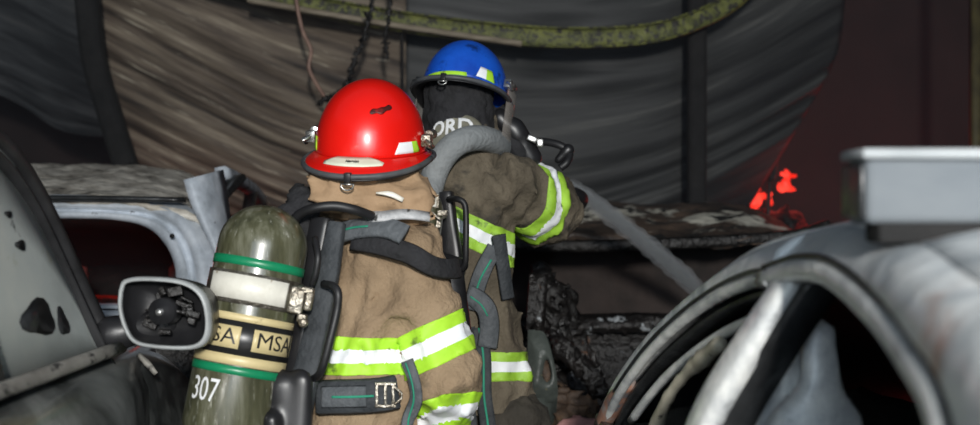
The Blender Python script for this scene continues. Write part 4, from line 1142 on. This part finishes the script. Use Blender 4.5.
co, no = plane3(P(450, 222, 3.8), P(500, 246, 3.8), P(470, 229, 4.1))
band('reflective_stripe', ref2, co, no, .046, TAPE_B, t2, keep=grp_keep(j2, 0))
co, no = plane3(P(489, 367, 3.85), P(528, 367, 3.85), P(500, 366, 4.1))
band('reflective_stripe', ref2, co, no, .042, TAPE_B, t2, keep=grp_keep(j2, 0))
# sleeve stripe: a slanted ring round the bent sleeve
el, wr_ = g2['el_r'], g2['wr_r']
co, no = plane3(P(538, 156, 4.03), P(525, 250, 4.03), P(571, 203, 3.93))
band('reflective_stripe', ref2, co, no, .046, TAPE_B, t2, keep=grp_keep(j2, 1))
c = Vector(P(464, 97, 4.0))
Mh, ho, dome, brim, patch, rows = helmet(t2, c, .24, -.34, .05, M['blue_shell'], 'blue domed helmet scuffed with soot', '', TAPE_B, s=.98)
patch(-math.pi / 2 + .55, -math.pi / 2 + 1.05, .06, .26, .09, [M['lime'], M['silver_tape']], 'reflective_patch', mi=lambda a: a < -math.pi / 2 + .72)
patch(-math.pi / 2 - 1.0, -math.pi / 2 + .35, .01, .085, .02, M['lime'], 'reflective_band')
patch(-math.pi / 2 - 1.45, -math.pi / 2 - 1.2, .06, .24, .04, M['lime'], 'reflective_patch')
d_ring(ho, brim, Mh, -math.pi / 2 - .02, .013); side_clamp(ho, Mh, 1, M['steel']); side_clamp(ho, Mh, -1, M['plastic'])
bm = bmesh.new(); loft(bm, [[Mh @ Vector((.150 * math.cos(a) * 1.0, .16 * math.sin(a) + .03, z)) for a in np.linspace(-.35, math.pi + .35, 26)] for z in (.03, -.03, -.09, -.13)])
add('face_shield', bm, M['clear'], ho, solid=.002)
hc = g2['head']; f = SDF(.03)
f.cap(hc + V(-.012, -.05, .03), hc + V(-.01, -.045, -.09), .108, .108, (.2, 1, 0), .92); f.cap(hc + V(0, -.02, -.09), hc + V(.02, .0, -.14), .10, .10)
f.cap(P(500, 118, 4.02), P(520, 150, 4.02), .04, .05); neck_guard(t2, f, M['black_cloth'], None, seed=5, fo=.006)
f = SDF(.03); f.cap(g2['neck'] + V(-.02, 0, -.07), g2['neck'] + V(-.02, 0, .035), .155, .125, (.6, .8, 0), .9); f.fold(.008, .08, 5, 14)
add('collar', net_bm(f, .01), M['khaki'], t2)
cf = f
# name tab sewn on the collar, with its letters
q0 = cf.snap([P(452, 128, 3.86)], .0)[0][0]
n_ = Vector((-.05, -1, .18)).normalized()
def tabp(x, z, off):
    p = Vector(P(452, 127, 3.86)) + Vector((x, 0, z - 1.1 * x * x - .0)); return p
bm = bmesh.new(); rws = []
for j_ in range(7):
    v = j_ / 6; rws.append([tabp(x, -.05 + v * .100 * (1 - (x / .1) ** 4 * .35), 0) for x in np.linspace(-.095, .095, 17)])
allp = [p for r in rws for p in r]; sp, _ = cf.snap(allp, .008)
rws2 = [sp[i * 17:(i + 1) * 17] for i in range(7)]
loft(bm, rws2); add('name_tab', bm, mat('name_tab_cloth', [(.12, .115, .085), (.22, .21, .16)], 14, .8), t2, solid=.004)
tb = text_bm('ORD', .072, .0022)
vs = list(tb.verts); pts = [tabp(v.co.x * .98 - .012, v.co.y * 1.0 + .004, 0) for v in vs]; sp, _ = cf.snap(pts, .0135)
for v, p in zip(vs, sp): v.co = p
add('collar_lettering', tb, M['white_paint'], t2, smooth=False, solid=.001, autosm='keep')

# ------------------------------------------------------------------ breathing sets
def cylinder_frame(top, bot, face):
    z = (Vector(top) - Vector(bot)).normalized(); y = Vector(face); y = (y - z * y.dot(z)).normalized(); x = y.cross(z)
    Mx = Matrix((x, y, z)).transposed().to_4x4(); Mx.translation = Vector(bot); return Mx
def air_set(top, bot, r, label, face, detail=True):
    t = thing('breathing_apparatus', label, 'air tank', (bot[0], bot[1], 0))
    L = (Vector(top) - Vector(bot)).length; Mc = cylinder_frame(top, bot, face)
    prof = [(0, L)] + [(r * math.sin(a), L - r * .95 + r * .95 * math.cos(a)) for a in np.linspace(.12, math.pi / 2, 10)] + [(r, L * .5), (r, r * .6)] + [(r * math.cos(a), r * .6 - r * .55 * math.sin(a)) for a in np.linspace(.15, 1.3, 8)] + [(.024, -.0), (.022, -.02), (0, -.02)]
    bm = bmesh.new(); lathe(bm, prof, Mc, 48); cy = add('cylinder', bm, M['tank'], t)
    def ring_(z0, z1, m, nm, off=.0012, a0=0, a1=2 * math.pi, z0b=None):
        bm = bmesh.new(); n = 48
        loft(bm, [[Mc @ Vector(((r + off) * math.cos(a), (r + off) * math.sin(a), z)) for a in np.linspace(a0, a1, n)] for z in (z0, (z0 + z1) / 2, z1)])
        return add(nm, bm, m, cy, solid=.001)
    bm = bmesh.new(); lathe(bm, [(0, .0), (.028, .0), (.03, -.03), (.02, -.05), (0, -.05)], Mc, 16); add('valve', bm, M['brass'], cy)
    bm = bmesh.new(); tube(bm, [Mc @ Vector((0, 0, -.03)), Mc @ Vector((.05, .02, -.035)), Mc @ Vector((.075, .03, -.035))], [.012, .012, .02], 10); add('valve_knob', bm, M['rubber'], cy)
    return t, cy, Mc, L, ring_
top, bot = Vector(P(271, 206, 2.84)), Vector(P(222, 452, 2.78))
ta, cy, Mc, L, ring_ = air_set(top, bot, .094, 'olive composite breathing-air tank numbered 307 worn by the red helmet firefighter', (0, -1, 0))
pxL = (Vector((222, 452)) - Vector((271, 206))).length
def zz(py):     # height on the tank axis for an image row at the axis
    return L * (452 - py) / (452 - 206)
ring_(zz(271), zz(262.5), M['tank_green'], 'green_ring')
# strap clamp with its white label
ring_(zz(308), zz(277), M['brass'], 'strap_band', off=.004)
ring_(zz(304), zz(280), M['white_label'], 'white_label', off=.0065, a0=math.pi / 2 - .93, a1=math.pi / 2 + .90)
ring_(zz(324), zz(317), M['cream'], 'cream_band')
ring_(zz(356.5), zz(324), M['black_label'], 'black_band')
ring_(zz(366), zz(356.5), M['cream'], 'cream_band', off=.0014)
ring_(zz(375), zz(367), M['tank_green'], 'green_ring')
def on_tank(bm, ang, zc, r=.094, off=.0036):
    for v in bm.verts:
        a = ang + v.co.x / r
        v.co = Mc @ Vector(((r + off) * math.cos(a), (r + off) * math.sin(a), zc + v.co.y))
for ang in (-math.pi / 2 - .78, -math.pi / 2 + .72, math.pi / 2 + .90, math.pi / 2 - .50):
    zc = (zz(350) + zz(330)) / 2
    bm = bmesh.new(); loft(bm, [[Vector((x, y, 0)) for x in np.linspace(-.053, .053, 16)] for y in (-.0225, 0, .0225)])
    on_tank(bm, ang, zc, off=.0022); add('brand_panel', bm, M['cream'], cy, solid=.0008)
    tb = text_bm('MSA', .045, 0)
    for v in tb.verts: v.co.x *= 1.08
    on_tank(tb, ang, zc, off=.0036); add('brand_lettering', tb, M['black_label'], cy, smooth=False, solid=.0008, autosm='keep')
tb = text_bm('307', .068, 0)
for v in tb.verts: v.co.x *= .66
on_tank(tb, math.pi / 2 - .52, zz(394), off=.0016); add('number_lettering', tb, M['white_paint'], cy, smooth=False, solid=.0008, autosm='keep')
# backplate: bent slab between tank and back
def pbar(name, pts, wd, th, m, nrm=(0, -1, 0), n=20, par=None, bev=.003):
    bm = bmesh.new(); sweep(bm, [P(*p) for p in pts], wd, th, nrm, n=n); return add(name, bm, m, par or ta, bevel=bev)
pbar('backplate', [(337, 222, 2.86), (328, 270, 2.84), (316, 330, 2.82), (303, 385, 2.80), (292, 440, 2.80)], [.036, .050, .052, .058, .068], .022, M['webbing'], (-.4, -1, 0))
pbar('frame_rail', [(322, 218, 2.90), (312, 270, 2.88), (300, 330, 2.86), (288, 400, 2.84)], .05, .03, M['plastic'], (-.6, -1, 0))
bm = bmesh.new(); tube(bm, [P(*p) for p in ((324, 284, 2.80), (333, 286, 2.76), (338, 293, 2.745), (337, 310, 2.745), (330, 340, 2.74), (323, 366, 2.745), (318, 376, 2.77), (312, 379, 2.80))], .0085, 10, n=36)
add('carry_handle', bm, M['rubber'], ta)
f = SDF(.012); f.cap(P(280, 388, 2.78), P(287, 450, 2.78), .040, .045, (-.3, -1, 0), .7); f.cap(P(300, 382, 2.77), P(296, 440, 2.77), .028, .035, (-.3, -1, 0), .7); f.cap(P(272, 420, 2.75), P(274, 440, 2.75), .02)
add('regulator_box', net_bm(f, .007), M['plastic'], ta)
bm = bmesh.new()
for (a, b, s1, s2) in ((297, 300, .030, .055), (309, 301, .016, .04), (302, 318, .02, .018), (306, 290, .035, .014)):
    box(bm, P(a, b, 2.755), (s1, .02, s2), Matrix.Rotation(.2, 3, 'Y'))
lathe(bm, [(0, -.006), (.009, -.005), (.010, .006)], frame_mat(P(303, 323, 2.742), (0, 0, 1), (0, 1, 0)), 12)
add('strap_buckle', bm, M['brass'], ta, bevel=.004)
bm = bmesh.new(); tube(bm, [P(*p) for p in ((290, 225, 2.86), (300, 214, 2.84), (315, 208, 2.82), (335, 206, 2.82), (355, 210, 2.83), (372, 216, 2.86))], .0105, 10, n=36); add('hose', bm, M['rubber'], ta)
bm = bmesh.new(); tube(bm, [P(*p) for p in ((315, 238, 2.82), (318, 255, 2.79), (316, 272, 2.79), (312, 285, 2.80))], .007, 8, n=20); add('thin_hose', bm, M['rubber'], ta)
f = SDF(.015); f.cap(P(300, 200, 2.98), P(306, 222, 2.93), .035, .03); f.cap(P(288, 215, 2.94), P(302, 232, 2.92), .03, .03); f.cap(P(298, 190, 3.0), P(312, 205, 2.95), .02, .03); f.fold(.006, .05, 4, 2)
add('strap_yoke', net_bm(f, .008), M['black_cloth'], ta)
# shoulder straps on the coat
bm = bmesh.new(); q, gn = ribbon(bm, j1, [P(338, 232, 2.85), P(370, 240, 2.84), P(405, 250, 2.82), P(430, 258, 2.80), P(446, 272, 2.90), P(452, 268, 3.05)], .046, off=.008, thick=.007)
add('shoulder_strap', bm, M['black_cloth'], ta)
bm = bmesh.new(); ribbon(bm, j1, [P(325, 222, 2.86), P(345, 220, 2.86), P(368, 222, 2.86), P(388, 228, 2.86), P(405, 238, 2.86)], .050, off=.016, thick=.01)
add('shoulder_pad', bm, M['webbing_light'], ta)
bm = bmesh.new(); ribbon(bm, j1, [P(322, 223, 2.86), P(345, 221, 2.86), P(366, 224, 2.86)], .005, off=.029, thick=.001, n=14); add('green_stitching', bm, M['green_thread'], ta)
bm = bmesh.new(); ribbon(bm, j1, [P(368, 214, 2.88), P(384, 219, 2.88), P(400, 228, 2.9), P(418, 240, 2.92)], .030, off=.024, thick=.006, n=14)
add('torn_pad', bm, mat('torn_white_pad', [(.25, .26, .27), (.6, .6, .6)], 30, .7, spots=[((.04, .04, .04), 22, .55, .05)]), ta)
bm = bmesh.new(); ribbon(bm, j1, [P(300, 397, 2.8), P(325, 397, 2.8), P(350, 397, 2.8), P(378, 396, 2.8), P(398, 394, 2.8)], .074, off=.012, thick=.012)
wb = add('waist_belt', bm, M['webbing'], ta)
bm = bmesh.new(); ribbon(bm, j1, [P(312, 397, 2.8), P(340, 397, 2.8), P(366, 396.5, 2.8)], .046, off=.026, thick=.004, n=18); add('belt_webbing', bm, M['webbing_light'], wb)
bm = bmesh.new(); ribbon(bm, j1, [P(328, 397, 2.8), P(350, 397, 2.8), P(374, 396, 2.8)], .005, off=.033, thick=.001, n=16); add('green_stitching', bm, M['green_thread'], wb)
bp, gb = j1.snap([P(386, 395, 2.8)], .034); bp = bp[0]
bm = bmesh.new()
for dx in (-.018, 0, .016): box(bm, bp + Vector((dx, -.0, 0)), (.006, .01, .046))
for dz in (-.023, .023): box(bm, bp + Vector((0, 0, dz)), (.044, .01, .006))
tube(bm, [bp + Vector((.018, -.004, .018)), bp + Vector((.034, -.004, .004)), bp + Vector((.034, -.004, -.006)), bp + Vector((.018, -.004, -.02))], .003, 6)
add('belt_buckle', bm, M['brass'], wb, bevel=.0015)
bm = bmesh.new(); ribbon(bm, j1, [P(402, 362, 2.8), P(409, 385, 2.8), P(411, 410, 2.8), P(412, 440, 2.85)], .030, off=.012, thick=.004); add('loose_strap', bm, M['webbing_light'], ta)
bm = bmesh.new(); ribbon(bm, j1, [P(402, 364, 2.8), P(408, 385, 2.8), P(410, 410, 2.8), P(411, 438, 2.85)], .004, off=.020, thick=.001); add('green_stitching', bm, M['green_thread'], ta)
pbar('chest_strap', [(414, 196, 3.02), (420, 215, 3.0), (430, 245, 2.99), (437, 262, 2.98)], .024, .006, M['blue_strap'], (.2, -1, .3))
pbar('chest_strap', [(405, 200, 2.99), (412, 225, 2.97), (426, 252, 2.96)], .016, .006, M['tan_neck'], (.2, -1, .3))

# second set, on the firefighter with the blue helmet
top, bot = Vector(P(415, 182, 3.70)), Vector(P(397, 345, 3.74))
tb2, cy2, Mc2, L2, ring2 = air_set(top, bot, .088, 'breathing-air set with black loop handle worn by the blue helmet firefighter', (0, -1, 0))
def qbar(name, pts, wd, th, m, nrm=(0, -1, 0), n=20, bev=.003, par=None):
    bm = bmesh.new(); sweep(bm, [P(*p) for p in pts], wd, th, nrm, n=n); return add(name, bm, m, par or tb2, bevel=bev)
qbar('backplate', [(444, 192, 3.76), (447, 225, 3.75), (450, 262, 3.74), (452, 330, 3.74)], [.05, .055, .07, .06], .03, M['plastic'], (-.4, -1, 0))
bm = bmesh.new(); tube(bm, [P(*p) for p in ((449, 199, 3.72), (457, 199, 3.66), (464, 203, 3.65), (466, 215, 3.65), (466, 245, 3.65), (465, 264, 3.66), (458, 270, 3.68), (450, 270, 3.72))], .0085, 9, n=34); add('carry_handle', bm, M['rubber'], tb2)
f = SDF(.015); f.cap(P(448, 275, 3.70), P(455, 330, 3.66), .045, .045, (0, 1, 0), .7); f.cap(P(440, 262, 3.72), P(462, 265, 3.72), .03, .02); add('regulator_box', net_bm(f, .008), M['plastic'], tb2)
bm = bmesh.new(); random.seed(3)
box(bm, P(434, 201, 3.66), (.028, .02, .04)); box(bm, P(440, 213, 3.67), (.04, .02, .016)); box(bm, P(437, 222, 3.67), (.02, .02, .03))
tube(bm, [P(432, 212, 3.64), P(440, 220, 3.64), P(446, 216, 3.66)], .004, 6); add('strap_buckle', bm, M['brass'], tb2, bevel=.003)
qbar('white_tag', [(432, 195, 3.64), (433, 207, 3.64)], .02, .01, M['white_label'], n=4, bev=.002)
bm = bmesh.new(); ribbon(bm, j2, [P(500, 250, 3.8), P(486, 268, 3.8), P(474, 290, 3.8), P(466, 312, 3.8)], .050, off=.010, thick=.005); add('waist_strap', bm, M['webbing_light'], tb2)
bm = bmesh.new(); ribbon(bm, j2, [P(494, 262, 3.8), P(480, 280, 3.8), P(470, 300, 3.8)], .006, off=.018, thick=.001, n=14); add('green_stitching', bm, M['green_thread'], tb2)
bm = bmesh.new(); ribbon(bm, j2, [P(462, 296, 3.8), P(476, 302, 3.8), P(487, 312, 3.8), P(490, 330, 3.8), P(486, 350, 3.8)], .060, off=.014, thick=.012); add('waist_pad', bm, M['webbing_light'], tb2)
bm = bmesh.new(); ribbon(bm, j2, [P(466, 298, 3.8), P(480, 306, 3.8), P(488, 318, 3.8)], .005, off=.028, thick=.001, n=14); add('green_stitching', bm, M['green_thread'], tb2)
bm = bmesh.new(); ribbon(bm, j2, [P(505, 240, 3.8), P(512, 262, 3.8), P(520, 285, 3.8), P(525, 300, 3.8)], .045, off=.010, thick=.006, snap=True); add('shoulder_strap', bm, M['webbing'], tb2)
# hanging straps in front of the trousers
for xs_, wd in (((476, 480, 484, 488, 492), .045), ((463, 466, 469, 472, 475), .03)):
    top_, _g = j2.snap([P(xs_[0], 330, 3.8), P(xs_[1], 360, 3.8)], .012); yb = min(p.y for p in top_) - .01
    ln = list(top_) + [P(xs_[2], 395, yb), P(xs_[3], 425, yb), P(xs_[4], 470, yb)]
    bm = bmesh.new(); sweep(bm, ln, wd, .006, (0.1, -1, 0), n=24); hs_ = add('hanging_strap', bm, M['webbing'], tb2)
    if wd > .04:
        bm = bmesh.new(); sweep(bm, [p + Vector((0, -.006, 0)) for p in ln], .006, .003, (.1, -1, 0), n=24); add('green_stitching', bm, M['green_thread'], hs_)
bm = bmesh.new(); tube(bm, [P(*p) for p in ((516, 150, 4.0), (535, 142, 4.05), (556, 144, 4.08), (569, 152, 4.08), (567, 162, 4.06), (560, 168, 4.06))], .012, 9, n=30); add('hose', bm, M['rubber'], tb2)
f = SDF(.012); f.cap(P(515, 128, 4.0), P(530, 158, 4.02), .030, .036); f.cap(P(500, 118, 4.0), P(516, 134, 4.0), .03, .03); f.cap(P(558, 160, 4.08), P(568, 150, 4.08), .012, .02); add('pressure_gauge', net_bm(f, .007), M['plastic'], tb2)
bm = bmesh.new(); box(bm, P(532, 139, 3.97), (.03, .02, .018), Matrix.Rotation(.4, 3, 'Y')); box(bm, P(540, 143, 3.98), (.02, .02, .024)); add('gauge_clip', bm, M['steel'], tb2, bevel=.003)
ta['group'] = tb2['group'] = 'breathing sets on the two firefighters'; t1['group'] = t2['group'] = 'firefighters'

# ------------------------------------------------------------------ fire hose, nozzle and water
th = thing('fire_hose', 'thick grey fire hose looped over the shoulder of the sooted coat', 'hose', (-.2, 3.6, 0))
path = [(-.9, -.6, .05), (-.55, .6, .05), (-.25, 1.6, .05), (.02, 2.4, .05), (.12, 3.0, .06), (.06, 3.30, .30), (-.06, 3.42, .75), (-.16, 3.56, 1.15), tuple(P(425, 215, 3.72)), tuple(P(432, 182, 3.79)), tuple(P(441, 160, 3.79)), tuple(P(456, 144, 3.79)), tuple(P(476, 138, 3.83)), tuple(P(494, 142, 3.93)), tuple(P(506, 152, 4.08)), (.09, 4.22, 1.585), (.15, 4.30, 1.54)]
bm = bmesh.new(); tube(bm, path, .037, 20, n=220); add('jacket_tube', bm, M['hose'], th)
bm = bmesh.new(); d = Vector((.19, .30, -.065)).normalized(); p0 = Vector((.15, 4.30, 1.54))
lathe(bm, [(.0, -.02), (.045, -.02), (.047, .0), (.045, .04), (.038, .05), (0, .05)], frame_mat(p0, Vector((0, 0, 1)).cross(d), -d) @ Matrix.Scale(-1, 4, (0, 0, 1)), 20); add('coupling', bm, M['steel'], th)
tn = thing('hose_nozzle', 'black branch nozzle gripped in front of the blue helmet firefighter', 'nozzle', (p0.x, p0.y, 0))
Mn = frame_mat(p0 + d * .05, Vector((0, 0, 1)).cross(d), d)
bm = bmesh.new(); lathe(bm, [(0, 0), (.028, 0), (.03, .05), (.024, .08), (.024, .13), (.036, .15), (.040, .20), (.038, .23), (.028, .235), (0, .225)], Mn, 24); add('barrel', bm, M['plastic'], tn)
bm = bmesh.new(); tube(bm, [Mn @ Vector((.0, -.03, .05)), Mn @ Vector((.0, -.03, .05)) + Vector((0, 0, -.10))], [.014, .018], 10); add('pistol_grip', bm, M['rubber'], tn)
bm = bmesh.new(); tube(bm, [Mn @ Vector((-.03, 0, .06)), Mn @ Vector((-.04, .05, .05)), Mn @ Vector((0, .07, .04)), Mn @ Vector((.04, .05, .05)), Mn @ Vector((.03, 0, .06))], .006, 8, n=24); add('bale_handle', bm, M['steel'], tn)
# the jet: a column of fine spray
def water(d0, d1):
    m = bpy.data.materials.new('water_jet'); m.use_nodes = True; n, l = m.node_tree.nodes, m.node_tree.links
    n.remove(n['Principled BSDF']); v = n.new('ShaderNodeVolumePrincipled'); v.inputs['Color'].default_value = (.86, .92, .96, 1)
    tc = n.new('ShaderNodeTexCoord'); nz = n.new('ShaderNodeTexNoise'); l.new(tc.outputs['Object'], nz.inputs[0]); nz.inputs['Scale'].default_value = 30
    mr = n.new('ShaderNodeMapRange'); l.new(nz.outputs[0], mr.inputs[0]); mr.inputs[1].default_value = .3; mr.inputs[2].default_value = .7; mr.inputs[3].default_value = d0; mr.inputs[4].default_value = d1
    l.new(mr.outputs[0], v.inputs['Density']); l.new(v.outputs[0], n['Material Output'].inputs['Volume']); return m
a, b_ = Vector(P(572, 187, 4.52)), Vector(P(694, 286, 5.40))
f = SDF(.01); random.seed(6)
def pj(k): p = a.lerp(b_, k); return p + Vector((0, 0, .05 * k * (1 - k)))
for i in range(10):
    f.cap(pj(i / 10), pj((i + 1) / 10), .019 + .0006 * i, .019 + .0006 * (i + 1), k=.02)
wj = add('water_jet', net_bm(f, .008), water(16, 36), None)
f = SDF(.01)
for i in range(10): f.cap(pj(i / 10), pj((i + 1) / 10), .033 + .001 * i, .034 + .001 * (i + 1), k=.02)
f.fold(.004, .14, 5, 2); add('spray_mist', net_bm(f, .012), water(3, 12), wj, world=False)
tag(wj, 'misty jet of water shooting from the nozzle towards the burnt estate', 'water')
